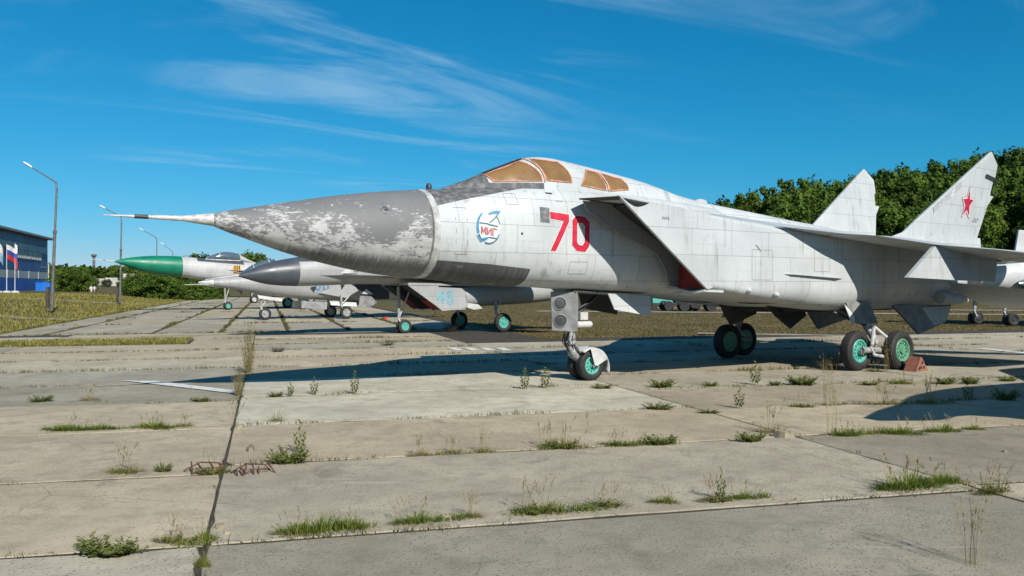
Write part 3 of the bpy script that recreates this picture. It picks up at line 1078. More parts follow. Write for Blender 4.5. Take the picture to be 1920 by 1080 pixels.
# mudguard over the wheel pair
mb = MB()
rr = []
for k in range(15):
    a = R(128 - 150 * k / 14)
    # tail of the guard flares a little
    r_ = .40 + .05 * max(0, (k - 9) / 5)
    rr.append([L(r_ * math.cos(a), t, .325 + r_ * math.sin(a) - .02 * (t / .3) ** 2) for t in (-.30, -.2, -.1, 0, .1, .2, .30)])
mb.rings(rr, (False, False), False)
guard = mb.build('mudguard', MAT['white_paint'], hero, 50)
so = guard.modifiers.new('thickness', 'SOLIDIFY')
so.thickness = .015
for side in (1, -1):
    fl = [L(.40 * math.cos(R(a)), side * .30, .325 + .40 * math.sin(R(a)) - .02) for a in range(104, 22, -9)] + [L(.05, side * .335, .325), L(-.02, side * .335, .345)]
    MB().plate(fl, (0, -side * .012, 0)).build('mudguard_flap', MAT['white_paint'], guard)
# landing lamp door in front of the leg, turned a little forward
dn = (Vector((math.cos(R(118)), math.sin(R(118)), 0)))
ex = Vector((-dn.y, dn.x, 0))
ex = -ex if ex.x < 0 else ex
dc = L(-.79, .30, 1.49)
nrm = Vector((-math.sin(R(28)), -math.cos(R(28)), 0))
ex = Vector((math.cos(R(28)), -math.sin(R(28)), 0))
bx = [(-.27, .41), (.28, .41), (.30, .15), (.28, -.41), (-.25, -.39)]
lamp_door = MB().plate([dc + ex * a + Vector((0, 0, b)) for a, b in bx], -nrm * .10).build('nose_gear_door', MAT['door_grey'], hero)
for a, b in ((-.09, .17), (-.08, -.19)):
    p = dc + ex * a + Vector((0, 0, b))
    lp = MB().lathe([(-.03, .145), (.02, .145), (.025, .125), (-.005, .12)], p, nrm, 28).build('landing_lamp', MAT['door_grey'], lamp_door, 40)
    MB().lathe([(0, .12), (.003, .11), (.005, .02)], p, nrm, 28).build('lamp_lens', MAT['lens'], lp, 40)
# aft nose-bay doors
for side in (1, -1):
    S = lambda s, t, z: L(s, side * t, z)
    MB().plate([S(.20, .52, 1.86), S(1.40, .52, 1.80), S(1.36, .58, 1.36), S(.34, .57, 1.52)], (0, side * .025, 0)).build('nose_bay_door', PAINT2 if side == 1 else MAT['well'], hero)
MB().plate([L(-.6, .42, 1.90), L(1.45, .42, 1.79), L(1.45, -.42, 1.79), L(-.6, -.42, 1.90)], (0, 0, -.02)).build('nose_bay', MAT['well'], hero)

for side in (1, -1):
    S = lambda s, t, z: L(s, side * t, z)
    hubm = MAT['teal'] if side == 1 else MAT['green_hub']
    w1 = wheel(hero, S(6.60, 2.0, .47), S(0, 1, 0), .475, .30, hubm, nb=12)
    w2 = wheel(hero, S(7.70, 2.40, .47), S(0, 1, 0), .475, .30, MAT['green_hub'], nb=12)
    lg = MB()
    lg.path([S(6.95, 1.45, 1.7), S(7.08, 1.95, 1.1), S(7.15, 2.19, .62)], [.11, .10, .075], 14)
    lg.tube(S(6.55, 2.19, .50), S(7.75, 2.19, .46), .075, .07, 12)
    lg.tube(S(6.60, 2.19, .47), S(6.60, 1.9, .47), .08).tube(S(7.70, 2.19, .47), S(7.70, 2.4, .47), .08)
    lg.build('main_leg', MAT['steel'], hero, 40)
    lk = MB()
    lk.path([S(7.05, 2.14, 1.08), S(7.38, 2.30, .78), S(7.62, 2.22, .50)], [.035, .04, .035], 8)
    lk.path([S(6.82, 2.24, .58), S(6.90, 2.28, .38), S(7.45, 2.28, .30)], [.03, .035, .045], 8)
    lk.path([S(6.98, 2.22, 1.02), S(6.88, 2.24, .62)], [.045, .045], 8)
    lk.build('bogie_link', MAT['white_paint'], hero, 40)
    MB().tube(S(7.0, 2.0, 1.08), S(6.15, 1.2, 1.55), .045).tube(S(7.0, 1.9, 1.3), S(6.7, 1.0, 1.6), .05).tube(S(6.85, 1.95, 1.15), S(6.5, 1.5, 1.55), .03).build('side_brace', MAT['dark_metal'], hero, 40)
    # doors
    DT = lambda z: 1.82 + (1.64 - z) * .42
    MB().plate([S(a_, DT(b_), b_) for a_, b_ in ((6.48, 1.66), (7.42, 1.63), (7.42, 1.10), (6.62, 1.12), (6.46, 1.36))], (0, side * .03, 0)).build('leg_door', MAT['door_grey'], hero)
    MB().plate([S(a_, DT(b_) + .004, b_) for a_, b_ in ((6.38, 1.60), (6.46, 1.50), (6.60, 1.30), (6.52, 1.13), (6.40, 1.13))], (0, side * .02, 0)).build('leg_door_edge', MAT['white_paint'], hero)
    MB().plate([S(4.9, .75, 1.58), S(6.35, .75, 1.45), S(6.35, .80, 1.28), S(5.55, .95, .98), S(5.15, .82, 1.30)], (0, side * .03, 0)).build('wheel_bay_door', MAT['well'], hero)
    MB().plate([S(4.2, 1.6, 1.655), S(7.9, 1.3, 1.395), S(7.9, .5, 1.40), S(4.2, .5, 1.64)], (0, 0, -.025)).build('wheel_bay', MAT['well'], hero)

# ================================================================== ground
LV, CV = Vector((-.293, .956)), Vector((.956, .293))


def P(c, l, z=0.0):
    q = CV * c + LV * l
    return Vector((q.x, q.y, z))


def CL(x, y):
    v = Vector((x, y))
    return v.dot(CV), v.dot(LV)


def terrain(x, y):
    c, l = CL(x, y)
    z = -.05
    # grass bank left of the apron, rising slowly into the distance
    e = -10.9 - c
    k = smooth(30, 42, l)
    if e > 0:
        z += k * (smooth(0, 14, e) * .98 + smooth(40, 260, l) * smooth(5, 60, e) * 1.6)
    # wooded slope on the right
    z += smooth(72, 135, y) * smooth(18, 85, x) * 10.0
    z += smooth(200, 700, y) * smooth(-1200, -100, -abs(x)) * 6
    if y > 20:
        z += .05 * noise.noise(Vector((x * .15, y * .15, 0))) * smooth(60, 90, y)
    return z


def ground_sheet():
    xs = [-4000, -2000, -1000, -600] + list(range(-400, -120, 20)) + [x * 3.0 for x in range(-40, 41)] + list(range(130, 420, 20)) + [600, 1000, 2000, 4000]
    ys = [-800, -200, -60, -20] + [y * 2.5 for y in range(-4, 70)] + list(range(180, 400, 15)) + list(range(420, 900, 60)) + [1100, 1600, 2600, 4000, 7000]
    v = [(x, y, terrain(x, y)) for y in ys for x in xs]
    n = len(xs)
    f = [(j * n + i, j * n + i + 1, (j + 1) * n + i + 1, (j + 1) * n + i) for j in range(len(ys) - 1) for i in range(n - 1)]
    me = bpy.data.meshes.new('ground')
    me.from_pydata(v, [], f)
    me.polygons.foreach_set('use_smooth', [True] * len(f))
    g = link('ground', me, MAT['soil'])
    g['kind'] = 'structure'
    return g


ground = ground_sheet()

MAT['joint_dirt'] = plain('joint_dirt', (.055, .045, .030), .95, 0, .5, 3)
# dirt bed the slabs lie in
bed = MB().add([P(-60, -8, -.006), P(70, -8, -.006), P(70, 27.9, -.006), P(10.2, 29.2, -.006), P(10.2, 168, -.006), P(-10.9, 168, -.006), P(-10.9, 36.5, -.006), P(-60, 38, -.006)],
               [(0, 1, 2, 3, 4, 5, 6, 7)])
apron = bed.build('concrete_apron', MAT['joint_dirt'])
apron['kind'] = 'structure'
rnd = random.Random(3)
WEEDLINE = []      # joints where weeds grow


def slab(corners, tint, seed, near):
    """one concrete slab: wavy chipped edges, small chamfer, a little out of level"""
    r = random.Random(seed)
    ctr = sum(corners, Vector((0, 0, 0))) / 4
    step = .22 if near else 1.2
    gap = .018 + r.random() * .012
    out = []
    for k in range(4):
        a, b = corners[k], corners[(k + 1) % 4]
        d = (b - a)
        n_ = max(1, int(d.length / step))
        inn = Vector((-d.y, d.x, 0)).normalized()
        for i in range(n_):
            p = a + d * (i / n_)
            w = noise.noise(Vector((p.x * 1.7 + seed, p.y * 1.7, seed))) * .5 + .5
            ch = gap + (.03 * w * w if near else .01 * w)
            if k % 2:
                ch *= .5
            if near and r.random() < .07:
                ch += r.random() * .035
            if i == 0:
                p = p + (ctr - p).normalized() * (ch * 1.3 + (r.random() * .02 if near else 0))
            else:
                p = p + inn * ch
            out.append(p)
    tx, ty_ = (r.random() - .5) * .0007, (r.random() - .5) * .0007
    dz = (r.random() - .5) * .005 + .003
    f_ = lambda p: dz + (p.x - ctr.x) * tx + (p.y - ctr.y) * ty_
    n = len(out)
    top = [Vector((p.x, p.y, f_(p))) for p in [q + (ctr - q).normalized() * .008 for q in out]]
    mid = [Vector((p.x, p.y, f_(p) - .004)) for p in out]
    bot = [Vector((p.x, p.y, -.14)) for p in out]
    m_ = MB().add([v - ctr for v in top + mid + bot],
                  [tuple(range(n))] + [(i, n + i, n + (i + 1) % n, (i + 1) % n) for i in range(n)] + [(n + i, 2 * n + i, 2 * n + (i + 1) % n, n + (i + 1) % n) for i in range(n)])
    o = m_.build('concrete_slab', MAT['concrete'], apron)
    o.location = ctr
    o.color = (*tint, 1)
    return o


def tint():
    k = .86 + rnd.random() * .26
    w = (rnd.random() - .5) * .09
    return (k * (1 + w), k, k * (1 - w * 1.3))


def joint(c0, c1, lf):
    WEEDLINE.append((P(c0, lf(c0)), P(c1, lf(c1))))


COLS = [(-29.4, -22.2), (-22.2, -14.95), (-14.95, -7.7), (-7.7, -.46), (-.46, 6.75), (6.75, 13.95), (13.95, 21.2), (21.2, 28.4), (28.4, 35.6)]
seed = 0
for ci, (c0, c1) in enumerate(COLS):
    if ci <= 3:
        ls, sl = [1.6, 4.2, 6.62, 9.1, 12.0, 14.85, 17.8, 20.9, 23.8, 26.9, 29.9, 32.6, 35.3], -.115
        cr = -.46
    elif ci == 4:
        ls, sl = [1.4, 4.0, 6.62, 9.5, 12.2, 15.35, 18.1, 20.8, 23.5, 26.2, 28.9, 31.6, 34.3], -.07
        cr = -.46
    else:
        ls, sl = [1.2, 3.7, 6.2, 9.0, 11.35, 14.0, 16.7, 19.4, 22.1, 24.8, 27.4], -.09
        cr = 9.0
    lj = [(lambda c, a=a, s_=sl * max(.25, 1 - i * .08), c_=cr: a + s_ * (c - c_)) for i, a in enumerate(ls)]
    for k in range(len(ls) - 1):
        f0, f1 = lj[k], lj[k + 1]
        seed += 1
        if ci <= 2 and ls[k] >= 29.8 and (ci < 2 or ls[k] < 32):
            continue
        if ci == 3 and ls[k] == 29.9:
            c1_ = -2.6
            joint(c0, c1_, f0)
            slab([P(c1_, f0(c1_)), P(c1, f0(c1)), P(c1, f1(c1)), P(c1_, f1(c1_))], tint(), seed, False)
            continue
        cs = [P(c0, f0(c0)), P(c1, f0(c1)), P(c1, f1(c1)), P(c0, f1(c0))]
        # skip what lies wholly outside the view
        vis = any(q.y > 2 and abs(q.x) < q.y * .68 + 3 for q in cs)
        if not vis:
            continue
        tn = tint()
        if ci == 4 and k in (4, 5):
            tn = (1.24, 1.30, 1.36)
        elif ci == 4 and k == 3:
            tn = (1.02, .97, .92)
        elif ci == 5 and k == 2:
            tn = (.80, .80, .80)
        elif ci == 3 and k in (4, 5):
            tn = (.90, .93, .95) if k == 5 else (1.05, 1.02, .98)
        slab(cs, tn, seed, ls[k] < 18)
        joint(c0, c1, f0)
    WEEDLINE.append((P(c1, 3), P(c1, 27), .22))
# rear apron: long side away from the camera
RC = [-10.7, -8.7, -4.65, -1.9, .95, 3.65, 6.6, 9.6]
RL = [37.0, 45.9, 55.6, 66.5, 78, 89, 100, 111, 122, 133, 144, 155]
for i in range(len(RC) - 1):
    for k in range(len(RL) - 1):
        seed += 1
        a = rnd.random() * .3
        slab([P(RC[i] - .02, RL[k]), P(RC[i + 1] - .12, RL[k]), P(RC[i + 1] - .12, RL[k + 1] - .08), P(RC[i] + .1, RL[k + 1] - .08)], tint(), seed, False)
    WEEDLINE.append((P(RC[i], 37), P(RC[i], 110)))
for k in range(len(RL) - 4):
    WEEDLINE.append((P(-10, RL[k]), P(9.6, RL[k])))
for (c0, c1, l0, l1) in [(-7.6, 9.8, 35.6, 36.8)]:
    slab([P(c0, l0), P(-.5, l0), P(-.5, l1), P(c0, l1)], tint(), 901, False)
    slab([P(-.5, l0), P(c1, l0), P(c1, l1), P(-.5, l1)], tint(), 902, False)

# painted markings
def mark(pts, z=.018):
    m_ = MB()
    q = [Vector((x, y, z)) for x, y in pts]
    m_.add(q, [tuple(range(len(q)))])
    o = m_.build('painted_marking', MAT['road_paint'])
    o['kind'] = 'structure'
    return o


mark([gnd(228, 714.5), gnd(290, 715.5), gnd(442, 733.5), gnd(442, 739.5)])
for k in range(4):
    u = 838 + k * 30
    mark([gnd(u, 653), gnd(u + 16, 652.5), gnd(u + 34, 658), gnd(u + 16, 658.5)])
mark([gnd(1822, 653.5), gnd(1850, 654), gnd(1990, 668), gnd(1990, 671)])

# dirt roads on the left bank and beyond the field
def strip(name, pts, w, mat, dz=.03):
    m_ = MB()
    rr = []
    for i, (x, y) in enumerate(pts):
        a = Vector(pts[max(0, i - 1)])
        b = Vector(pts[min(len(pts) - 1, i + 1)])
        n_ = Vector((-(b - a).y, (b - a).x)).normalized() * w / 2
        rr.append([Vector((x + n_.x * k, y + n_.y * k, terrain(x + n_.x * k, y + n_.y * k) + dz)) for k in (-1, -.3, .3, 1)])
    m_.rings(rr, (False, False), False)
    o = m_.build(name, mat, None, 60)
    o['kind'] = 'structure'
    return o


def road_mat():
    q = NT('dusty_road')
    p = q.pos()
    n = q.noise(p, .8, 6, .65)
    return q.done(q.mix(q.step(n, .3, .7), (.25, .21, .15), (.42, .38, .31)), .95, 0, .2)


MAT['road'] = road_mat()


def interp(a, b, n):
    return [(a[0] + (b[0] - a[0]) * i / n, a[1] + (b[1] - a[1]) * i / n) for i in range(n + 1)]


strip('path', interp((-60, 52), (-42, 86), 8) + interp((-42, 86), (-36, 118), 6)[1:] + interp((-36, 118), (-62, 150), 5)[1:], 3.4, MAT['road'])
strip('path', interp((-40, 47), (-24, 49), 6), 1.8, MAT['road'])
strip('path', interp((2, 66), (70, 50), 14), 2.6, MAT['road'])
strip('path', interp((6, 78), (80, 58), 14), 3.0, MAT['road'])
strip('path', interp((8, 34.5), (34, 27), 12), .9, MAT['road'], .05)

# ================================================================== grass and weeds
def blade(mb_, p, h, lean, w, az, curl=.5, seg_=3):
    d = Vector((math.cos(az), math.sin(az), 0))
    sd = Vector((-math.sin(az), math.cos(az), 0))
    q = []
    for i in range(seg_ + 1):
        t = i / seg_
        c = p + d * (lean * t ** 1.7) + Vector((0, 0, h * (t - curl * .35 * t * t)))
        ww = w * (1 - t) ** .7 + .0006
        q += [c - sd * ww, c + sd * ww] if i < seg_ else [c]
    o = len(mb_.v)
    mb_.v += [tuple(v) for v in q]
    for i in range(seg_ - 1):
        mb_.f.append((o + 2 * i, o + 2 * i + 1, o + 2 * i + 3, o + 2 * i + 2))
    i = seg_ - 1
    mb_.f.append((o + 2 * i, o + 2 * i + 1, o + 2 * i + 2))


def leafq(mb_, p, d, n, ln, w):
    d, n = d.normalized(), n.normalized()
    s_ = d.cross(n).normalized()
    o = len(mb_.v)
    mb_.v += [tuple(p), tuple(p + d * ln * .45 + s_ * w - n * ln * .04), tuple(p + d * ln), tuple(p + d * ln * .45 - s_ * w - n * ln * .04)]
    mb_.f += [(o, o + 1, o + 2), (o, o + 2, o + 3)]


MAT['green_grass'] = tint_mat('fresh_grass', [(.3, (.115, .185, .022)), (.5, (.175, .235, .035)), (.7, (.26, .26, .065))], 3.0, .3)
MAT['dry_grass'] = tint_mat('dry_grass', [(.3, (.30, .235, .10)), (.55, (.38, .31, .14)), (.75, (.20, .20, .06))], 3.0, .3)
MAT['mixed_grass'] = tint_mat('mixed_grass', [(.32, (.14, .175, .035)), (.5, (.22, .21, .06)), (.68, (.31, .25, .11))], 4.0, .3)
MAT['weed_leaf'] = tint_mat('weed_leaves', [(.3, (.11, .15, .032)), (.55, (.19, .22, .06)), (.75, (.29, .26, .10))], 6.0, .25)
MAT['dead_weed'] = tint_mat('withered_weed', [(.3, (.05, .04, .028)), (.55, (.09, .07, .04)), (.75, (.13, .10, .05))], 6.0, .15)
rg = random.Random(11)


def g_tuft(n, r, h, lean, w, ry=None):
    m_ = MB()
    ry = ry or r * .28
    for _ in range(n):
        a, k = rg.uniform(0, 6.283), rg.random() ** .6
        p = Vector((math.cos(a) * k * r, math.sin(a) * k * ry, -.02))
        hh = h * rg.uniform(.2, 1.15) * (1 - .6 * k * k) * (.65 + .7 * abs(noise.noise(Vector((p.x * 9, p.y * 9, h * 7 + n)))))
        blade(m_, p, hh, lean * rg.uniform(.2, 1.1), w * rg.uniform(.7, 1.3), a + rg.uniform(-.9, .9), rg.uniform(.2, .9))
    return m_


def g_stalk(n, r, h):
    """tall dry stalks with loose seed heads"""
    m_ = MB()
    for _ in range(n):
        a = rg.uniform(0, 6.283)
        p = Vector((math.cos(a) * r * rg.random(), math.sin(a) * r * .4 * rg.random(), -.02))
        hh, az, ln = h * rg.uniform(.6, 1.1), rg.uniform(0, 6.283), rg.uniform(.03, .16)
        blade(m_, p, hh, ln, .0022, az, .1, 4)
        for k in range(9):
            t = rg.uniform(.62, 1)
            c = p + Vector((math.cos(az), math.sin(az), 0)) * ln * t ** 1.7 + Vector((0, 0, hh * (t - .035 * t * t)))
            blade(m_, c, rg.uniform(.02, .06), rg.uniform(.01, .05), .0035, rg.uniform(0, 6.283), .3, 2)
    return m_


def g_broad(nst, r, h, lw=.016, ll=.06):
    """leafy weed: several stems set with leaves"""
    m_ = MB()
    for _ in range(nst):
        a = rg.uniform(0, 6.283)
        base = Vector((math.cos(a) * r * .4 * rg.random(), math.sin(a) * r * .25 * rg.random(), -.02))
        tip = base + Vector((math.cos(a) * r * rg.uniform(.3, 1), math.sin(a) * r * .6 * rg.uniform(.3, 1), h * rg.uniform(.4, 1)))
        m_.tube(base, tip, .004, .002, 4, False)
        n_ = int(10 + 12 * rg.random())
        for k in range(n_):
            t = .12 + .88 * k / n_
            p = base.lerp(tip, t)
            az = a + k * 2.4
            d = Vector((math.cos(az), math.sin(az), rg.uniform(.05, .7)))
            s_ = rg.uniform(.6, 1.25) * (1.15 - .5 * t)
            leafq(m_, p, d, Vector((rg.uniform(-.4, .4), rg.uniform(-.4, .4), 1)), ll * s_, lw * s_)
    return m_


def g_upright(h, lw=.016, ll=.075):
    m_ = MB()
    for j in range(3):
        x = (j - 1) * .03
        tip = Vector((x * 2.2, 0, h * (1 if j == 1 else .6)))
        m_.tube((x, 0, -.02), tip, .005, .002, 4, False)
        for k in range(18):
            t = .1 + .9 * k / 18
            p = Vector((x, 0, 0)).lerp(tip, t)
            az = k * 2.39 + j
            leafq(m_, p, Vector((math.cos(az), math.sin(az), .75)), Vector((-math.cos(az), -math.sin(az), .8)), ll * (1.1 - .5 * t), lw)
    return m_


PRO = {}


def proto(kind, v):
    if (kind, v) in PRO:
        return PRO[(kind, v)]
    if kind == 'green':
        parts = [('grass_blades', g_tuft(620, .30, .20, .12, .005), 'green_grass'), ('seed_stalks', g_stalk(rg.randrange(4, 9), .30, .30), 'dry_grass')]
    elif kind == 'mixed':
        parts = [('grass_blades', g_tuft(430, .32, .18, .12, .0045), 'mixed_grass'), ('seed_stalks', g_stalk(rg.randrange(5, 14), .34, .34), 'dry_grass'), ('leaves', g_broad(8, .26, .12), 'weed_leaf')]
    elif kind == 'dry':
        parts = [('grass_blades', g_tuft(230, .2, .24, .16, .003), 'dry_grass'), ('seed_stalks', g_stalk(12, .16, .4), 'dry_grass')]
    elif kind == 'splay':
        parts = [('grass_blades', g_tuft(90, .10, .34, .34, .0026), 'mixed_grass'), ('base_blades', g_tuft(90, .16, .13, .08, .004), 'green_grass')]
    elif kind == 'leafy':
        parts = [('leaves', g_broad(44, .32, .19, .018, .065), 'weed_leaf'), ('grass_blades', g_tuft(140, .3, .12, .08, .004), 'mixed_grass')]
    elif kind == 'shoot':
        parts = [('leaves', g_upright(.34), 'weed_leaf')]
    elif kind == 'stalks':
        parts = [('seed_stalks', g_stalk(14, .14, .75), 'dry_grass')]
    elif kind == 'fluffy':
        parts = [('leaves', g_broad(26, .16, .75, .007, .05), 'dry_grass'), ('seed_stalks', g_stalk(24, .12, .85), 'mixed_grass')]
    elif kind == 'dead':
        parts = [('stems', g_broad(60, .42, .46, .008, .05), 'dead_weed'), ('seed_stalks', g_stalk(20, .36, .5), 'dead_weed')]
    PRO[(kind, v)] = [(n, m_, mm) for n, m_, mm in parts]
    out = []
    for n, m_, mm in parts:
        me = bpy.data.meshes.new(n)
        me.from_pydata(m_.v, [], m_.f)
        me.materials.append(MAT[mm])
        out.append((n, me))
    PRO[(kind, v)] = out
    return out


BASEW = {'green': .62, 'mixed': .66, 'dry': .45, 'splay': .62, 'leafy': .66, 'shoot': .22, 'stalks': .32, 'fluffy': .34, 'dead': .9}


def weed(u, v, wpx, kind, label, name='weed', cat='weed', hs_=1.0, group=None):
    x, y = gnd(u, v)
    sc_ = wpx / FPX * y / BASEW[kind]
    t = thing(name, label, cat, (x, y, 0), rg.uniform(-.35, .35), group)
    sy = min(sc_, 1.3)
    t.scale = (sc_, sy, min(max(sc_, .55), 1.35) * hs_ * (1.2 if name == 'grass_tuft' else 1.1))
    for n, me in proto(kind, rg.randrange(4)):
        link(n, me, None, t)
    return t


W = [
    # near joint in front
    (560, 1002, 100, 'green', 'left tuft in the row of bright grass along the nearest joint', 'grass_tuft'),
    (655, 993, 82, 'green', 'second tuft from the left in the row of bright grass along the nearest joint', 'grass_tuft'),
    (778, 982, 98, 'green', 'widest bright grass tuft on the nearest joint, right of two others', 'grass_tuft'),
    (888, 971, 48, 'dry', 'thin yellowish tuft just right of the bright row on the nearest joint', 'grass_tuft'),
    (1010, 962, 120, 'mixed', 'mixed green and straw grass on the nearest joint below the centre', 'grass_tuft'),
    (1140, 950, 90, 'mixed', 'low straggling grass on the nearest joint right of centre', 'grass_tuft'),
    (1245, 944, 62, 'green', 'short narrow grass strip on the nearest joint left of the thistle shoot', 'grass_tuft'),
    (1345, 940, 86, 'mixed', 'grass clump at the foot of the dark upright thistle shoot', 'grass_tuft'),
    (1352, 938, 22, 'shoot', 'dark upright thistle shoot on the nearest joint', 'weed', 1.5),
    (1392, 936, 60, 'green', 'pale green tuft just right of the dark thistle shoot', 'grass_tuft'),
    (1700, 916, 150, 'green', 'largest bright green grass clump, at right where slabs meet', 'grass_tuft', .85),
    (1762, 906, 90, 'green', 'fine bright grass adjoining the largest clump on its right', 'grass_tuft', .9),
    (1862, 925, 90, 'mixed', 'arching yellow-green grass at the right edge beside the biggest clump', 'grass_tuft', 1.2),
    (205, 1040, 140, 'leafy', 'low reddish-green leafy weed at the lower left corner', 'weed', .8),
    (325, 1016, 80, 'mixed', 'pale grass tuft right of the low leafy weed, lower left', 'grass_tuft'),
    (382, 1012, 50, 'green', 'small green tuft in the long joint, lower left', 'grass_tuft'),
    (380, 1062, 40, 'green', 'fine upright tuft nearest the camera in the long joint', 'grass_tuft', 1.3),
    # second row
    (235, 886, 70, 'dry', 'straw-coloured splayed grass left of the rusty bars', 'grass_tuft', .8),
    (306, 884, 44, 'leafy', 'small dark leafy weed between straw grass and the rusty bars', 'weed'),
    (402, 888, 76, 'mixed', 'tall yellow-green grass growing over the rusty bars', 'grass_tuft', 1.1),
    (540, 868, 95, 'leafy', 'bushy dark green weed right of the rusty bars', 'weed', 1.2),
    (562, 850, 30, 'shoot', 'tall leafy shoot rising from the bushy weed', 'weed', 1.25),
    (785, 855, 46, 'dry', 'dry yellow tuft on the slab joint left of two darker ones', 'grass_tuft'),
    (850, 850, 42, 'dry', 'middle one of three dry tufts in a row below the nose wheel shadow', 'grass_tuft'),
    (907, 848, 42, 'dry', 'rightmost of three dry tufts in a row below the nose wheel shadow', 'grass_tuft'),
    (1060, 840, 110, 'mixed', 'grass strip with tall dry heads straight below the nose wheel', 'grass_tuft'),
    (1160, 836, 70, 'mixed', 'low mixed weeds right of the strip below the nose wheel', 'weed'),
    (1238, 834, 70, 'leafy', 'leafy weed on the joint, right end of the strip below the nose wheel', 'weed'),
    (1410, 828, 66, 'leafy', 'dark leafy weed where two slab rows meet, right of centre', 'weed'),
    (1448, 812, 64, 'dry', 'reddish dry tuft behind the leafy weed at the slab corner', 'grass_tuft'),
    (1590, 818, 52, 'green', 'feathery green tuft left of the dark shadow at right', 'grass_tuft', 1.2),
    (1562, 816, 34, 'stalks', 'tall pale stalks beside the feathery green tuft', 'weed', 1.2),
    (1690, 814, 90, 'green', 'long green grass strip along the joint under the dark shadow', 'grass_tuft', .7),
    (1765, 810, 80, 'green', 'right half of the green strip along the joint under the dark shadow', 'grass_tuft', .8),
    (1825, 806, 46, 'green', 'grass at the edge of the dark shadow, right end of the strip', 'grass_tuft'),
    (1818, 1060, 70, 'stalks', 'very tall dry seed stalks at the lower right corner', 'weed', .95),
    # third row
    (1233, 768, 58, 'leafy', 'leafy weed on the edge of the pale slab below the nose wheel', 'weed', .9),
    (1328, 775, 46, 'leafy', 'flat dark weed in the corner joint right of the pale slab', 'weed', .6),
    (1386, 766, 26, 'shoot', 'small sprig just right of the flat dark weed', 'weed'),
    (1508, 764, 46, 'mixed', 'small tuft on the joint under the left of the main wheels', 'grass_tuft'),
    (1556, 760, 30, 'stalks', 'fine tall stalks on the joint in front of the left main wheels', 'weed', 1.3),
    (1652, 759, 80, 'dry', 'dry grass strip in front of the red wheel chock', 'grass_tuft', .7),
    (1742, 757, 56, 'dry', 'upright dry tuft right of the strip before the red chock', 'grass_tuft'),
    (1884, 750, 52, 'leafy', 'spiky weed above the dark shadow near the right edge', 'weed', 1.6),
    (1815, 752, 26, 'shoot', 'rust-tinged shoot left of the spiky weed at right', 'weed'),
    (520, 790, 60, 'splay', 'fountain of thin arching grass at the left end of the pale slab', 'grass_tuft', 1.2),
    (120, 807, 90, 'green', 'flat grass strip on the joint at the far left', 'grass_tuft', .6),
    (185, 806, 70, 'green', 'middle of the grass strip on the joint at left', 'grass_tuft', .55),
    (290, 803, 90, 'green', 'right end of the grass strip on the joint at left', 'grass_tuft', .7),
    (348, 800, 40, 'dry', 'small straw tuft after the grass strip at left', 'grass_tuft', .7),
    (76, 753, 50, 'leafy', 'spiky dark weed on the left grey slab', 'weed', .9),
    (170, 751, 42, 'dry', 'pale upright grass on the left grey slab', 'grass_tuft', .8),
    (376, 753, 42, 'leafy', 'weed beside the painted white line', 'weed', .8),
    (516, 744, 34, 'leafy', 'low weed on the pale slab beside the long joint', 'weed'),
    (545, 743, 18, 'shoot', 'short sprig right of the low weed on the pale slab', 'weed'),
    (589, 740, 20, 'shoot', 'left one of two separate dark sprigs on the pale slab', 'weed'),
    (665, 739, 22, 'shoot', 'right one of two separate dark sprigs on the pale slab, the taller', 'weed', 1.2),
    (447, 742, 26, 'fluffy', 'brown plume of weed in the long joint beside the white line', 'weed', .9),
    (466, 700, 34, 'fluffy', 'tallest brown plume in the long joint behind the nose shadow', 'weed', 1.1),
    (984, 730, 24, 'shoot', 'left one of two sprigs in front of the nose wheel', 'weed'),
    (1022, 728, 24, 'shoot', 'right one of two sprigs in front of the nose wheel', 'weed'),
    (1127, 728, 48, 'leafy', 'dark grass right under the nose wheel', 'weed', .6),
    (1240, 726, 60, 'leafy', 'bushy weed on the slab right of the nose wheel', 'weed'),
    (1331, 724, 34, 'leafy', 'small round weed, second right of the nose wheel', 'weed'),
    (1416, 722, 28, 'shoot', 'thin sprig between small round weed and the leafy strip', 'weed'),
    (1454, 723, 28, 'leafy', 'tiny weed left of the leafy strip before the main wheels', 'weed'),
    (1506, 722, 74, 'leafy', 'leafy strip in front of the withered clump', 'weed', .9),
    (1632, 722, 44, 'leafy', 'low weed in front of the main wheels', 'weed', .6),
    (1689, 720, 46, 'green', 'bright green tuft in front of the red chock', 'grass_tuft'),
    (1772, 720, 52, 'leafy', 'leafy weed right of the red chock', 'weed'),
    (1820, 720, 44, 'leafy', 'taller leafy weed farther right of the red chock', 'weed', 1.2),
    (1888, 715, 40, 'leafy', 'weed on the joint by the right edge behind the shadow', 'weed'),
    (1556, 694, 66, 'dead', 'dark withered weed clump beside the main wheels', 'weed', .75),
    (1640, 697, 40, 'mixed', 'grass growing between the two main wheels', 'grass_tuft'),
    (1660, 697, 26, 'stalks', 'tall dry stalks in front of the rear main wheel', 'weed'),
    (845, 622, 36, 'dead', 'tall dark stems in front of the jet numbered 46', 'weed', 1.0),
    (520, 660, 40, 'dead', 'brown tangled weed on the joints below the grey-nosed jet', 'weed', .5),
    (725, 648, 40, 'dead', 'brown weed on the joints behind the long nose shadow', 'weed', .5),
]
for u, v, w_, k_, lb, nm, *hh in W:
    weed(u, v, w_, k_, lb, nm, 'grass' if nm == 'grass_tuft' else 'weed', hh[0] if hh else 1.0)

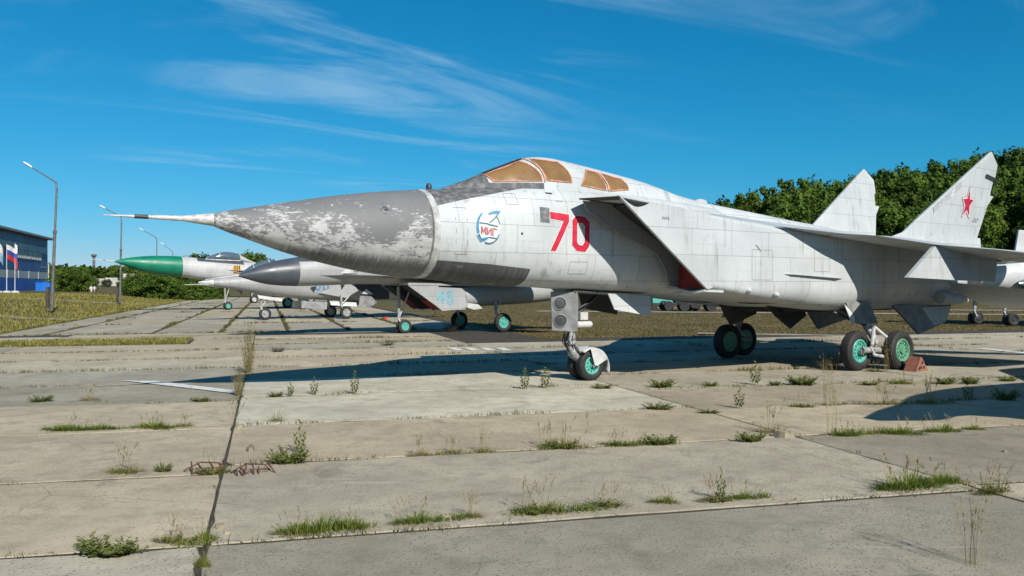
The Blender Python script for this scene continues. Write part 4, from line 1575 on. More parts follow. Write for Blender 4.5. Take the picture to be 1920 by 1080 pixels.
# grass that fills the joints: uncountable
mj = MB()
rj = random.Random(5)
for a, b, *k0 in WEEDLINE:
    ln = (b - a).length * (k0[0] if k0 else 1)
    n_ = int(ln * 26)
    ph = rj.random() * 50
    for i in range(n_):
        p = a.lerp(b, rj.random())
        if p.y < 3 or abs(p.x) > p.y * .68 + 1:
            continue
        dens = noise.noise(Vector((p.x * .55 + ph, p.y * .55, ph))) + .25 * noise.noise(Vector((p.x * 3, p.y * 3, ph)))
        if dens < (-.04 if p.y < 16 else -.30 if p.y < 36 else .0):
            continue
        p = p + Vector((rj.gauss(0, .03), rj.gauss(0, .03), -.03))
        k = 1.0 if p.y < 16 else 1.25
        for _ in range(5 if p.y < 25 else 6):
            far = min(1, p.y / 40)
            blade(mj, p + Vector((rj.gauss(0, .05), rj.gauss(0, .03), 0)), rj.uniform(.02, .11) * k * (.7 + 1.2 * max(0, dens)) * (1 + .5 * far), rj.uniform(.02, .09), .003 + .007 * far, rj.uniform(0, 6.28), .6, 2)
MAT['joint_grass'] = tint_mat('joint_grass', [(.3, (.085, .105, .026)), (.5, (.13, .125, .042)), (.7, (.20, .16, .075))], 2.0, .2)
jg = mj.build('joint_grass', MAT['joint_grass'])
tag(jg, 'low patchy grass filling the joints between the concrete slabs', 'grass', None, 'stuff')

# longer broken strips of fresh grass on the nearer joints
ms = MB()
STR = [(515, 1004, 900, 970, 900, .17), (950, 968, 1300, 943, 700, .12), (1300, 944, 1440, 933, 420, .15), (1010, 843, 1270, 833, 620, .15), (100, 808, 350, 801, 560, .15), (1560, 817, 1850, 806, 700, .20), (1480, 763, 1790, 756, 520, .15),
       (210, 888, 430, 886, 420, .16), (1640, 920, 1800, 905, 600, .24), (170, 1042, 400, 1016, 420, .14), (760, 856, 930, 848, 220, .13), (1210, 727, 1560, 722, 360, .12), (1660, 722, 1900, 716, 420, .14), (480, 745, 700, 740, 160, .10), (60, 754, 400, 753, 240, .10)]
for u0, v0, u1, v1, n_, h_ in STR:
    ph = rj.random() * 90
    for _ in range(int(n_ * 1.5)):
        t = rj.random()
        x, y = gnd(u0 + (u1 - u0) * t, v0 + (v1 - v0) * t)
        d = noise.noise(Vector((x * 1.6 + ph, y * 1.6, ph)))
        if d < -.12:
            continue
        blade(ms, Vector((x + rj.gauss(0, .02), y + rj.gauss(0, .035), -.02)), h_ * rj.uniform(.25, 1.1) * (.55 + 1.1 * max(0, d)), rj.uniform(.02, .12), .0042, rj.uniform(0, 6.28), .6, 3)
tag(ms.build('strip_grass', MAT['green_grass']), 'broken strips of fresh green grass along the nearer slab joints', 'grass', None, 'stuff')

# dry field behind the big jet, and the grass bank on the left
MAT['field_grass'] = tint_mat('field_grass', [(.28, (.13, .125, .03)), (.44, (.19, .145, .055)), (.6, (.25, .18, .085)), (.75, (.15, .13, .045))], .35, .25)
MAT['bank_grass'] = tint_mat('bank_grass', [(.3, (.20, .205, .035)), (.5, (.29, .26, .06)), (.7, (.42, .35, .13))], .55, .25)
FIELDROADS = [((2, 66), (70, 50), 1.5), ((6, 78), (80, 58), 1.7), ((8, 34.5), (34, 27), .55)]


def off_road(x, y):
    for (ax, ay), (bx_, by), hw in FIELDROADS:
        d = Vector((bx_ - ax, by - ay))
        t = ((x - ax) * d.x + (y - ay) * d.y) / d.length_squared
        if 0 <= t <= 1 and (Vector((x - ax, y - ay)) - d * t).length < hw:
            return False
    return True


mf = MB()
rf = random.Random(9)
for _ in range(110000):
    y = 27 + 70 * rf.random() ** 1.8
    x = rf.uniform(-.1, .70) * y
    c, l = CL(x, y)
    if l < 28.2 + (.8 if c < 14 else 0) or (c < 10.2 and l > 28) or c < 9.9 or not off_road(x, y):
        continue
    dn_ = noise.noise(Vector((x * .25, y * .25, 3)))
    h_ = rf.uniform(.02, .075) * (1 + 1.2 * max(0, dn_)) * (1.5 if l < 30.0 else 1)
    blade(mf, Vector((x, y, terrain(x, y))), h_, rf.uniform(.02, .12), .006 + y * .0003, rf.uniform(0, 6.28), .5, 2)
tag(mf.build('field_grass', MAT['field_grass']), 'low brown dry grass covering the field behind the big jet', 'grass', None, 'stuff')
mf = MB()
for _ in range(52000):
    l = 30 + 95 * rf.random() ** 1.6
    c = -10.8 - 42 * rf.random() ** 1.3
    if l < 36.5 and rf.random() < .5:
        c = rf.uniform(-20, -2.7)
        l = rf.uniform(29.9 if c < -7.7 else 30.6, 33.4)
    q = P(c, l)
    if q.x < -q.y * .68 - 2:
        continue
    h_ = rf.uniform(.10, .30) * (1 if l > 38 else .55)
    blade(mf, Vector((q.x, q.y, terrain(q.x, q.y) - .01)), h_, rf.uniform(.03, .15), .010 + q.y * .0004, rf.uniform(0, 6.28), .5, 2)
for _ in range(14000):
    c = rf.uniform(-24, -2.7)
    q = P(c, rf.uniform(30.0, 33.2) + .115 * .25 * max(0, -c - 1))
    blade(mf, Vector((q.x, q.y, -.01)), rf.uniform(.06, .16), rf.uniform(.03, .1), .016, rf.uniform(0, 6.28), .5, 2)
tag(mf.build('bank_grass', MAT['bank_grass']), 'yellow-green grass on the low bank left of the slabs', 'grass', None, 'stuff')

# rusty reinforcement in the broken slab corner
for u0, u1, v0, nb, lb in ((345, 425, 888, 4, 'bent rusty reinforcement bars left of the long joint, under grass'), (434, 508, 891, 6, 'rusty reinforcement bars in the broken slab right of the long joint')):
    x0, y0 = gnd(u0, v0)
    x1, y1 = gnd(u1, v0 - 8)
    rb_ = thing('rebar', lb, 'rebar', ((x0 + x1) / 2, (y0 + y1) / 2, 0), math.atan2(y1 - y0, x1 - x0))
    hw = math.hypot(x1 - x0, y1 - y0) / 2
    MB().path([Vector((-hw, .05, .02)), Vector((-hw * .2, .08, .09)), Vector((hw * .7, .04, .07)), Vector((hw, .02, .0))], [.008] * 4, 6).build('long_bar', MAT['rust'], rb_)
    MB().path([Vector((-hw * .6, -.08, .01)), Vector((hw * .1, -.05, .05)), Vector((hw * .8, -.07, .03))], [.007] * 3, 6).build('long_bar', MAT['rust'], rb_)
    for k in range(nb):
        x = -hw + 2 * hw * (k + rg.uniform(.2, .8)) / nb
        d_ = rg.uniform(-.08, .08)
        MB().path([Vector((x, rg.uniform(.02, .12), .03 + rg.random() * .07)), Vector((x + d_ * .4, -.06, .04 + rg.random() * .04)), Vector((x + d_, rg.uniform(-.18, -.10), -.02))], [.009, .009, .007], 6).build('cross_bar', MAT['rust'], rb_)
# loose pieces of broken concrete
for i, (u, v, w_, lb) in enumerate([(905, 0, 0, '')]):
    pass
CH = [(412, 990, 26, 'chip of broken concrete in the long joint near the lower left'), (428, 1001, 20, 'dark flat concrete chip right of the long joint'), (450, 803, 30, 'spalled concrete flake near the left end of the pale slab'),
      (470, 845, 34, 'flat dark flake lying left of the bushy weed'), (1470, 820, 46, 'pale broken slab corner beside the leafy weed'), (1884, 848, 14, 'small stone on the shaded right-hand slab'), (836, 972, 30, 'twisted dry leaf scrap at the end of the bright grass row')]
for u, v, w_, lb in CH:
    x, y = gnd(u, v)
    s_ = w_ / FPX * y
    m_ = MB()
    n_ = 9
    lo, hi = [], []
    for k in range(n_):
        a = 6.283 * k / n_
        r_ = s_ / 2 * rg.uniform(.6, 1.1)
        lo.append(Vector((math.cos(a) * r_, math.sin(a) * r_ * .7, -.01)))
        hi.append(Vector((math.cos(a) * r_ * .75, math.sin(a) * r_ * .5, s_ * rg.uniform(.14, .26))))
    o = m_.rings([lo, hi]).build('concrete_chip', MAT['concrete'])
    o.location = (x, y, .01)
    o.rotation_euler = (0, 0, rg.uniform(0, 6))
    o.color = (.75, .73, .7, 1)
    tag(o, lb, 'rubble')

# red wheel chock with round holes behind the rear main wheel
cx_, cy_ = gnd(1716, 696)
chock = thing('wheel_chock', 'terracotta triangular wheel chock with round holes behind the rear main wheel', 'chock', (cx_, cy_, 0), YAW)
mch = plain('terracotta_chock', (.33, .13, .085), .75, 0, .3, 14)
for t in (-.14, .14):
    MB().plate([Vector((-.24, t, 0)), Vector((.30, t, 0)), Vector((.22, t, .07)), Vector((.05, t, .34)), Vector((-.03, t, .34))], (0, .012, 0)).build('side_plate', mch, chock)
MB().plate([Vector((.30, -.14, .0)), Vector((.30, .14, 0)), Vector((.05, .14, .34)), Vector((.05, -.14, .34))], (-.015, 0, -.01)).build('back_plate', mch, chock)
MB().plate([Vector((-.24, -.14, .0)), Vector((-.24, .14, 0)), Vector((-.03, .14, .34)), Vector((-.03, -.14, .34))], (.015, 0, -.01)).build('wheel_plate', mch, chock)
for a, b in ((0, .10), (.12, .10), (.06, .21), (-.08, .08)):
    MB().lathe([(0, .036), (.006, .036)], (a, -.141, b), (0, -1, 0), 14).build('hole', MAT['well'], chock)

# ================================================================== the other aircraft
BG_WHITE = airframe_paint('row_white_paint', (.53, .54, .545), .45)
BG_GREY = airframe_paint('row_grey_paint', (.43, .445, .445), .35)
BG_SILVER = airframe_paint('row_silver_paint', (.42, .43, .435), .55)
MAT['dark_cone'] = plain('slate_nose_paint', (.075, .086, .108), .4, 0, .15, 2)
MAT['green_cone'] = plain('green_nose_paint', (.0, .205, .115), .45, 0, .12, 2)
MAT['glass'] = plain('canopy_glass', (.10, .14, .17), .12, 0, .2, 2, .8)
MAT['cyan_number'] = plain('cyan_number_paint', (.10, .50, .66), .5, 0, .2, 9)
MAT['blue_number'] = plain('blue_number_paint', (.06, .22, .45), .5, 0, .2, 9)
MAT['badge_yellow'] = plain('yellow_badge_paint', (.75, .40, .03), .5)
MAT['black_paint'] = plain('black_paint', (.02, .02, .022), .5)


def loft(tab, s0, s1, n, N_=28):
    """tab: station, bottom, top, half width, roundness"""
    rs_ = []
    for i in range(n + 1):
        s = s0 + (s1 - s0) * i / n
        zb, zt, w, e = crv(tab, s)
        rs_.append([L(s, *sup(max(w, .004), min(zb, zt - .004), zt, e, 2 * math.pi * k / N_)) for k in range(N_)])
    return MB().rings(rs_)


def row_gear(par, s, t, z0, r, w, hub, double=False, fork=True):
    if double:
        for d in (-1, 1):
            wheel(par, L(s, t + d * w * .62, r), L(0, 1 if t + d * w > 0 else -1, 0), r, w, hub, nb=6)
    else:
        wheel(par, L(s, t, r), L(0, 1 if t >= 0 else -1, 0), r, w, hub, nb=6)
    tt = t * .86
    MB().path([L(s - .25, tt, z0), L(s - .22, tt, r * 2.0), L(s - .02, tt + (.0 if double else math.copysign(w * .5, t if t else 1)), r)], [.075, .065, .045], 8).build('gear_leg', MAT['steel'], par, 40)
    MB().tube(L(s - .22, tt, r * 2.2), L(s + .35, tt, z0), .03).tube(L(s - .30, tt + .05, r * 2.3), L(s - .12, tt + .07, r * 1.2), .03).build('gear_brace', MAT['white_paint'], par, 40)


def flat_text(par, strokes_, t, mat, name, w, k=.004):
    mb_ = MB()
    for p, q in strokes_:
        st = seg(p, q, w)
        mb_.add([L(a[0], t + k, a[1]) for pr in st for a in pr], [(0, 1, 3, 2)])
    return mb_.build(name, mat, par)


def lozenge(pts, y, mat, name, par):
    return MB().add([L(a, y, b) for a, b in pts], [tuple(range(len(pts)))]).build(name, mat, par)


# ---- grey fighter numbered 46
ax_, ay_ = gnd(757, 625)
j46 = thing('jet_fighter', 'grey twin-engine fighter with slate nose cone and outlined number 46', 'aircraft', (ax_, ay_, 0), R(34))
TA = [(-6.95, 2.38, 2.44, .03, 2), (-5.9, 2.10, 2.90, .38, 2), (-4.72, 2.02, 3.16, .56, 2), (-3.6, 2.05, 3.30, .60, 2.2), (-2.2, 2.1, 3.35, .62, 2.3), (-.5, 2.1, 3.35, .65, 2.3), (2, 2.1, 3.3, .8, 2.6), (5, 2.05, 3.15, 1.2, 3), (7.5, 2.0, 2.9, 1.3, 3)]
loft(TA, -4.72, 7.5, 30).build('fuselage', BG_GREY, j46, 45)
loft(TA, -6.95, -4.722, 20).build('nose_cone', MAT['dark_cone'], j46, 45)
MB().lathe([(0, .012), (.6, .018), (1.25, .035)], L(-8.15, 0, 2.26), (1, 0, .13)).build('pitot_probe', MAT['white_paint'], j46, 40)
patch(lin([(-4.72, 2.98), (-3.0, 3.02), (0, 3.1)]), -4.72, -.2, .006, 18, 14, tab=TA).build('anti_glare_panel', MAT['dark_cone'], j46, 45)
cn = [(-3.9, 3.1, 3.22, .08, 2), (-3.3, 3.1, 3.55, .34, 2), (-2.4, 3.1, 3.86, .42, 2), (-1.2, 3.1, 3.8, .42, 2), (.4, 3.1, 3.5, .38, 2), (2, 3.0, 3.35, .2, 2)]
loft(cn, -3.9, -.9, 14).build('canopy', MAT['glass'], j46, 45)
loft(cn, -.9, 2, 8).build('spine', BG_GREY, j46, 45)
fixn(MB().lathe([(0, .02), (.07, .09), (.16, .1), (.2, .02)], L(-4.55, .0, 3.25), (1, 0, .1)).build('sensor_ball', MAT['lens'], j46, 40))
for side in (1, -1):
    S = lambda s, t, z: L(s, side * t, z)
    fixn(wing([(S(-4.15, .52, 2.44), S(4, .52, 2.42), .05), (S(-2.6, .85, 2.47), S(5, .85, 2.42), .22), (S(-.4, 1.35, 2.42), S(5.2, 1.35, 2.38), .22), (S(2.0, 1.9, 2.38), S(5.6, 1.9, 2.35), .2), (S(5.2, 5.4, 2.30), S(6.4, 5.4, 2.28), .07)]).build('wing', BG_GREY, j46, 50))
    inb = [(-.45, 2.05), (2.35, 1.92), (2.36, 1.12), (2.0, 1.03), (1.15, .97), (.92, 1.15)]
    MB().plate([S(a, 1.32, b) for a, b in inb], (0, side * .05, 0)).build('intake_wall', BG_GREY, j46)
    MB().plate([S(a, .52, b) for a, b in inb], (0, -side * .04, 0)).build('intake_inner_wall', MAT['well'], j46)  # near-black inner wall and ramp carry the intake's deep shade in their colour
    MB().plate([S(-.35, 1.30, 2.0), S(.5, 1.30, 1.46), S(.5, .54, 1.46), S(-.35, .54, 2.0)], (.05, 0, .04)).build('intake_ramp', MAT['well'], j46)
    MB().plate([S(-.45, 1.32, 2.06), S(-.45, .5, 2.06), S(4.5, .5, 2.0), S(4.5, 1.32, 2.0)], (0, 0, .1)).build('intake_roof', BG_GREY, j46)
    MB().plate([S(1.15, 1.31, .98), S(1.15, .5, .98), S(2.3, .5, 1.02), S(2.3, 1.31, 1.02)], (0, 0, .05)).build('intake_floor', BG_GREY, j46)
    MB().plate([S(.52, 1.27, 1.42), S(.98, 1.27, 1.06), S(.98, .56, 1.06), S(.52, .56, 1.42)], (.03, 0, .03)).build('intake_cover', MAT['red_cover'], j46)
    MB().lathe([(0, .46), (.8, .50), (3.5, .56), (5.2, .52), (5.8, .40)], S(2.3, .92, 1.58), (1, 0, .06), 22).build('engine_pod', BG_GREY if side == 1 else MAT['well'], j46, 40)
    fin = MB().plate([S(4.6, 1.5, 2.45), S(6.9, 1.62, 4.55), S(7.7, 1.62, 4.5), S(7.6, 1.5, 2.45)], (0, side * .09, 0)).build('fin', BG_GREY, j46)
    fixn(wing([(S(6.3, 1.3, 2.2), S(8.6, 1.3, 2.1), .1), (S(8.3, 3.6, 2.1), S(9.1, 3.6, 2.05), .04)]).build('tailplane', BG_GREY, j46, 50))
    row_gear(j46, 4.05, 1.55, 1.9, .42, .26, MAT['teal'] if side == 1 else MAT['green_hub']) if side == 1 else row_gear(j46, 3.65, -1.55, 1.9, .42, .26, MAT['green_hub'])
    MB().plate([S(2.36, 1.36, 1.3), S(2.9, 1.40, 1.22), S(3.1, 1.40, 1.05), S(2.7, 1.36, 1.0), S(2.36, 1.36, 1.1)], (0, side * .03, 0)).build('bay_door', MAT['white_paint'], j46)
row_gear(j46, 0, 0, 2.0, .30, .16, MAT['teal'], double=True)
# outlined 46 on the intake wall
Z1, Z0 = 1.84, 1.29
f4 = [((1.16, Z1), (.90, 1.47)), ((.90, 1.47), (1.26, 1.47)), ((1.18, 1.80), (1.18, Z0))]
f6 = [((1.66, 1.80), (1.46, 1.80)), ((1.46, 1.80), (1.40, 1.66)), ((1.40, 1.66), (1.40, 1.38)), ((1.40, 1.38), (1.47, Z0)), ((1.47, Z0), (1.61, Z0)), ((1.61, Z0), (1.67, 1.38)), ((1.67, 1.38), (1.67, 1.52)), ((1.67, 1.52), (1.60, 1.59)), ((1.60, 1.59), (1.40, 1.59))]
flat_text(j46, f4 + f6, 1.322, MAT['cyan_number'], 'number_outline', .13)
flat_text(j46, f4 + f6, 1.326, BG_GREY, 'number_fill', .05)
# instrument hatch on the strake, sensor windows
lozenge([(-3.2, 2.53), (-2.4, 2.53), (-2.35, 2.74), (-2.9, 2.72)], .80, MAT['white_paint'], 'strake_hatch', j46)
for k in range(5):
    lozenge([(-2.62 + (k % 3) * .08, 2.57 + (k // 3) * .08), (-2.57 + (k % 3) * .08, 2.57 + (k // 3) * .08), (-2.57 + (k % 3) * .08, 2.63 + (k // 3) * .08), (-2.62 + (k % 3) * .08, 2.63 + (k // 3) * .08)], .806, MAT['black_paint'], 'hatch_port', j46)
MB().lathe([(0, .04), (.1, .09), (.5, .1), (.7, .05)], L(-1.5, .98, 2.47), (1, 0, -.03)).build('strake_pod', MAT['dark_cone'], j46, 40)

for u, v, lb in ((748, 623, 'small red block under the nose wheel of the grey fighter'), (721, 599, 'small red block by the wheel of the bare silver jet')):
    x, y = gnd(u, v)
    rb_ = MB().plate([Vector((-.10, -.12, 0)), Vector((.12, -.12, 0)), Vector((.10, -.12, .16)), Vector((-.04, -.12, .18))], (0, .22, 0)).build('wheel_block', plain('red_block_paint', (.6, .03, .02), .5))
    rb_.location = (x, y, 0)
    rb_.rotation_euler = (0, 0, R(34))
    tag(rb_, lb, 'chock')

# ---- silver strike jet with the pointed white nose
bx_, by_ = gnd(497, 600)
jst = thing('strike_jet', 'bare silver-white strike jet with wedge nose and blue number, behind the grey fighter', 'aircraft', (bx_, by_, 0), R(34))
TB = [(-3.68, 2.20, 2.30, .03, 2), (-3.0, 2.03, 2.42, .22, 2), (-1.8, 1.82, 2.62, .48, 2), (-.6, 1.6, 2.86, .62, 2.1), (.8, 1.40, 3.0, .72, 2.3), (2.5, 1.22, 3.0, .82, 2.6), (5, 1.12, 3.0, 1.0, 3), (8, 1.1, 2.9, .95, 2.6), (11.5, 1.25, 2.6, .62, 2)]
loft(TB, -3.0, 11.5, 34).build('fuselage', BG_SILVER, jst, 45)
loft(TB, -3.68, -3.002, 8).build('nose_cap', MAT['white_paint'], jst, 45)
cb = [(-1.6, 2.55, 2.66, .1, 2), (-.8, 2.6, 3.25, .36, 2), (.1, 2.7, 3.62, .43, 2), (1.0, 2.7, 3.5, .42, 2), (3, 2.7, 3.3, .35, 2), (7, 2.7, 3.1, .25, 2)]
loft(cb, -1.6, .9, 12).build('canopy', MAT['glass'], jst, 45)
loft(cb, .9, 7, 12).build('spine', BG_SILVER, jst, 45)
for s0 in (-.75, .15, .92):
    mb = MB()
    zb, zt, w, e = crv(cb, s0)
    mb.path([L(s0, *sup(w + .01, zb, zt + .01, 2, R(a))) for a in range(0, 181, 20)], [.03] * 10, 6)
    mb.build('canopy_frame', MAT['white_paint'], jst, 60)
MB().lathe([(0, .015), (1.3, .03)], L(-4.6, .25, 2.1), (1, 0, .03)).build('pitot_probe', MAT['white_paint'], jst, 40)
for side in (1, -1):
    S = lambda s, t, z: L(s, side * t, z)
    MB().plate([S(4.2, 1.02, 2.75), S(7.6, 1.10, 2.75), S(7.6, 1.10, 1.2), S(5.4, 1.06, 1.15), S(4.5, 1.02, 1.4)], (0, side * .2, 0)).build('intake_wall', BG_SILVER if side == -1 else MAT['black_paint'], jst)
    MB().plate([S(3.0, .88, 1.62), S(5.0, 1.03, 2.4), S(5.5, 1.05, 1.75), S(4.7, 1.04, 1.3)], (0, side * -.02, 0)).build('side_panel', BG_SILVER, jst)
    fixn(wing([(S(3.8, 1.0, 2.85), S(9, 1.0, 2.7), .22), (S(5.4, 2.4, 2.8), S(9, 2.4, 2.68), .2), (S(9.0, 5.2, 2.6), S(10, 5.2, 2.55), .08)]).build('wing', BG_SILVER, jst, 50))
    fixn(wing([(S(9.2, .6, 2.0), S(11.6, .6, 1.95), .1), (S(11.2, 2.9, 1.9), S(12.2, 2.9, 1.9), .04)]).build('tailplane', BG_SILVER, jst, 50))
    row_gear(jst, 4.6, 1.3 * side, 1.5, .40, .26, MAT['steel'])
    MB().plate([S(1.95, .80, 1.12), S(3.55, .86, 1.06), S(3.50, .95, .60), S(1.92, .9, .70)], (0, side * .02, 0)).build('bay_door', MAT['door_grey'] if side == 1 else MAT['white_paint'], jst)
    MB().plate([S(3.7, .9, 1.1), S(5.4, .98, 1.0), S(5.4, 1.1, .75), S(3.75, 1.0, .86)], (0, side * .02, 0)).build('bay_door', MAT['white_paint'], jst)
    MB().plate([S(5.6, 1.1, 1.42), S(6.35, 1.12, 1.38), S(6.75, 1.14, 1.0), S(6.3, 1.14, .72), S(5.5, 1.12, .72)], (0, side * .02, 0)).build('leg_door', MAT['door_grey'], jst)
row_gear(jst, 0, 0, 1.5, .36, .2, MAT['steel'])
MB().plate([L(-.5, .16, 1.5), L(1.0, .18, 1.28), L(.95, .2, 1.1), L(-.4, .2, 1.3)], (0, .02, 0)).build('nose_bay_door', MAT['white_paint'], jst)
MB().plate([L(7.2, .05, 3.0), L(10.3, .05, 5.6), L(11.5, .05, 5.6), L(11.3, .05, 2.6)], (0, .1, 0)).build('fin', BG_SILVER, jst)
mb = MB()
tb_ = lambda s, z: fus_t(s, z, TB) + .01
A8 = [[arc(cx, cz, .14, .2, 0, 360, .09, .09, 16)] for cx, cz in ((2.95, 2.0), (3.45, 1.98))]
for a8 in A8:
    strokes(a8, .012, lambda s, z: fus_t(s, z, TB)).build('number', MAT['blue_number'], jst)
lozenge([(2.45, 1.98), (2.85, 2.02), (2.72, 1.72)], .93, MAT['black_paint'], 'warning_triangle', jst)
lozenge([(6.0, 1.85), (6.5, 1.5), (5.7, 1.55)], 1.125, MAT['white_paint'], 'warning_triangle', jst)

# ---- green-nosed heavy fighter, farthest of the three
cxx, cyy = gnd(427, 581)
jgr = thing('heavy_fighter', 'white heavy fighter with bright green nose cone and bubble canopy', 'aircraft', (cxx, cyy, 0), R(34))
TC = [(-8.8, 3.96, 4.02, .03, 2), (-7.9, 3.62, 4.28, .34, 2), (-6.6, 3.18, 4.46, .64, 2), (-5.2, 2.95, 4.52, .79, 2), (-3.78, 2.80, 4.50, .84, 2), (-2, 2.5, 4.36, .86, 2.1), (.5, 2.3, 4.2, .9, 2.3), (3, 2.3, 4.0, 1.0, 2.5), (8, 2.4, 3.6, 1.2, 2.6), (12, 2.5, 3.3, .8, 2.4)]
loft(TC, -3.78, 12, 26).build('fuselage', BG_WHITE, jgr, 45)
loft(TC, -8.8, -3.782, 24).build('nose_cone', MAT['green_cone'], jgr, 45)
MB().lathe([(0, .01), (1.2, .03), (2.1, .05)], L(-10.85, 0, 4.17), (1, 0, -.08)).box(L(-9.5, 0, 4.15), (.16, .3, .02)).build('pitot_probe', MAT['white_paint'], jgr, 40)
cc = [(-1.95, 4.2, 4.3, .1, 2), (-1.2, 4.2, 4.7, .38, 2), (-.3, 4.15, 4.95, .46, 2), (.8, 4.1, 4.82, .46, 2), (1.9, 4.0, 4.25, .4, 2), (2.6, 3.7, 4.0, .3, 2)]
loft(cc, -1.95, .95, 14).build('canopy', MAT['glass'], jgr, 45)
loft(cc, .95, 2.6, 8).build('canopy_fairing', BG_WHITE, jgr, 45)
for s0 in (-1.75, -.75, .95):
    zb, zt, w, e = crv(cc, s0)
    MB().path([L(s0, *sup(w + .01, zb, zt + .01, 2, R(a))) for a in range(0, 181, 20)], [.045] * 10, 6).build('canopy_frame', MAT['white_paint'], jgr, 60)
MB().tube(L(-1.95, .3, 4.28), L(.95, .47, 4.2), .05, n=6).build('canopy_rail', MAT['white_paint'], jgr)
patch(lin([(-2.6, 4.12), (1.2, 3.86)]), -2.6, 1.2, .006, 14, 14, tab=TC).build('anti_glare_panel', MAT['dark_cone'], jgr, 45)
for side in (1, -1):
    S = lambda s, t, z: L(s, side * t, z)
    fixn(wing([(S(-.5, .8, 3.4), S(8, .8, 3.3), .12), (S(2.4, 1.7, 3.3), S(9, 1.7, 3.2), .3), (S(4.4, 2.2, 3.25), S(9, 2.2, 3.2), .25), (S(8.6, 7.0, 3.1), S(10, 7.0, 3.05), .08)]).build('wing', BG_WHITE, jgr, 50))
    MB().plate([S(2.2, 1.75, 3.2), S(8, 1.75, 3.1), S(8, 1.75, 1.9), S(3.8, 1.75, 1.85), S(3.3, 1.75, 2.0)], (0, side * 1.0, 0)).build('intake', BG_WHITE, jgr)
    MB().plate([S(8.5, 1.9, 3.3), S(10.6, 2.05, 6.1), S(12.0, 2.05, 6.0), S(12.0, 1.9, 3.3)], (0, side * .1, 0)).build('fin', BG_WHITE, jgr)
    row_gear(jgr, 5.9, 2.1 * side, 2.2, .5, .35, MAT['teal'])
    lozenge([(.22, 3.80), (.82, 3.76), (.82, 3.16), (.22, 3.20)], side * 1.0, MAT['badge_yellow'], 'badge', jgr)
    for k in range(3):
        lozenge([(.30 + k * .18, 3.78), (.38 + k * .18, 3.78), (.38 + k * .18, 3.18), (.30 + k * .18, 3.18)], side * 1.008, MAT['black_paint'], 'badge_bar', jgr)
row_gear(jgr, 0, 0, 2.6, .34, .24, MAT['teal'], double=True)
MB().lathe([(0, .05), (.4, .2), (1.6, .2), (2.1, .04)], L(-2.6, .9, 2.35), (1, 0, -.16)).build('chin_pod', MAT['white_paint'], jgr, 40)

# ---- fourth in the row, mostly hidden
jfar = thing('distant_jet', 'distant white jet almost hidden behind the green-nosed fighter, only its wheel clear', 'aircraft', (-31.0, 96.0, 0), R(34))
TD = [(-2.6, 2.2, 2.5, .1, 2), (-1.0, 1.7, 2.9, .6, 2), (2, 1.5, 3.1, .8, 2.4), (9, 1.6, 3.0, .8, 2.4), (12, 2, 2.8, .5, 2)]
loft(TD, -2.6, 12, 20).build('fuselage', BG_WHITE, jfar, 45)
row_gear(jfar, 0, 0, 1.8, .44, .3, MAT['white_paint'], double=True)
for side in (1, -1):
    row_gear(jfar, 6.5, 1.6 * side, 1.8, .5, .3, MAT['steel'])
    fixn(wing([(L(3, side * .7, 2.6), L(8, side * .7, 2.5), .2), (L(8, side * 4.5, 2.4), L(9.5, side * 4.5, 2.4), .08)]).build('wing', BG_WHITE, jfar, 50))
MB().plate([L(8, .05, 2.9), L(10.5, .05, 4.6), L(12, .05, 4.6), L(11.8, .05, 2.6)], (0, .1, 0)).build('fin', BG_WHITE, jfar)

# ---- white jet at the right edge, tail towards the camera
tp = at(1815, 524, 41.5)
jrt = thing('parked_white_jet', 'white jet at the right edge behind the wing, only tail and wheels in view', 'aircraft', (tp.x, tp.y, 0), R(12))
TE_ = [(0, 2.15, 2.75, .34, 2), (.9, 1.95, 3.0, .5, 2), (2.4, 1.75, 3.3, .66, 2.1), (6, 1.6, 3.4, .8, 2.3), (12, 1.7, 3.1, .6, 2), (14.5, 2.2, 2.5, .05, 2)]
wjet = plain('clean_white_paint', (.62, .635, .64), .4, 0, .15, 1)
loft(TE_, 0, 14.5, 26).build('fuselage', wjet, jrt, 45)
MB().lathe([(0, .24), (.12, .30), (.3, .32)], L(-.12, 0, 2.45), (1, 0, 0)).build('tail_pipe', MAT['dark_metal'], jrt, 40)
MB().plate([L(2.6, .05, 3.0), L(2.98, .05, 4.98), L(3.8, .05, 4.93), L(6.4, .05, 3.2)], (0, -.1, 0)).build('fin', wjet, jrt)
lozenge([(3.05, 4.90), (3.40, 4.88), (3.38, 4.74), (3.03, 4.76)], .056, MAT['door_grey'], 'fin_stencil', jrt)
for side in (1, -1):
    S = lambda s, t, z: L(s, side * t, z)
    MB().lathe([(0, .1), (.5, .26), (2.2, .3), (3.2, .2)], S(2.3, .75, 2.15), (1, 0, 0), 16).build('engine_fairing', MAT['glass'], jrt, 40)
    fixn(wing([(S(2.0, .5, 3.2), S(.4, .5, 3.2), .1), (S(2.0, 2.2, 3.25), S(1.2, 2.2, 3.25), .05)]).build('tailplane', wjet, jrt, 50))
    fixn(wing([(S(7.5, .6, 2.3), S(4.0, .6, 2.3), .2), (S(4.6, 4.8, 2.2), S(3.4, 4.8, 2.2), .08)]).build('wing', wjet, jrt, 50))
jr_w = Vector(gnd(1900, 612)) - Vector((tp.x, tp.y))
for side in (1, -1):
    row_gear(jrt, 1.5, 1.15 * side, 1.9, .33, .22, MAT['dark_metal'], double=True)
row_gear(jrt, 9.5, 0, 1.8, .33, .2, MAT['dark_metal'])

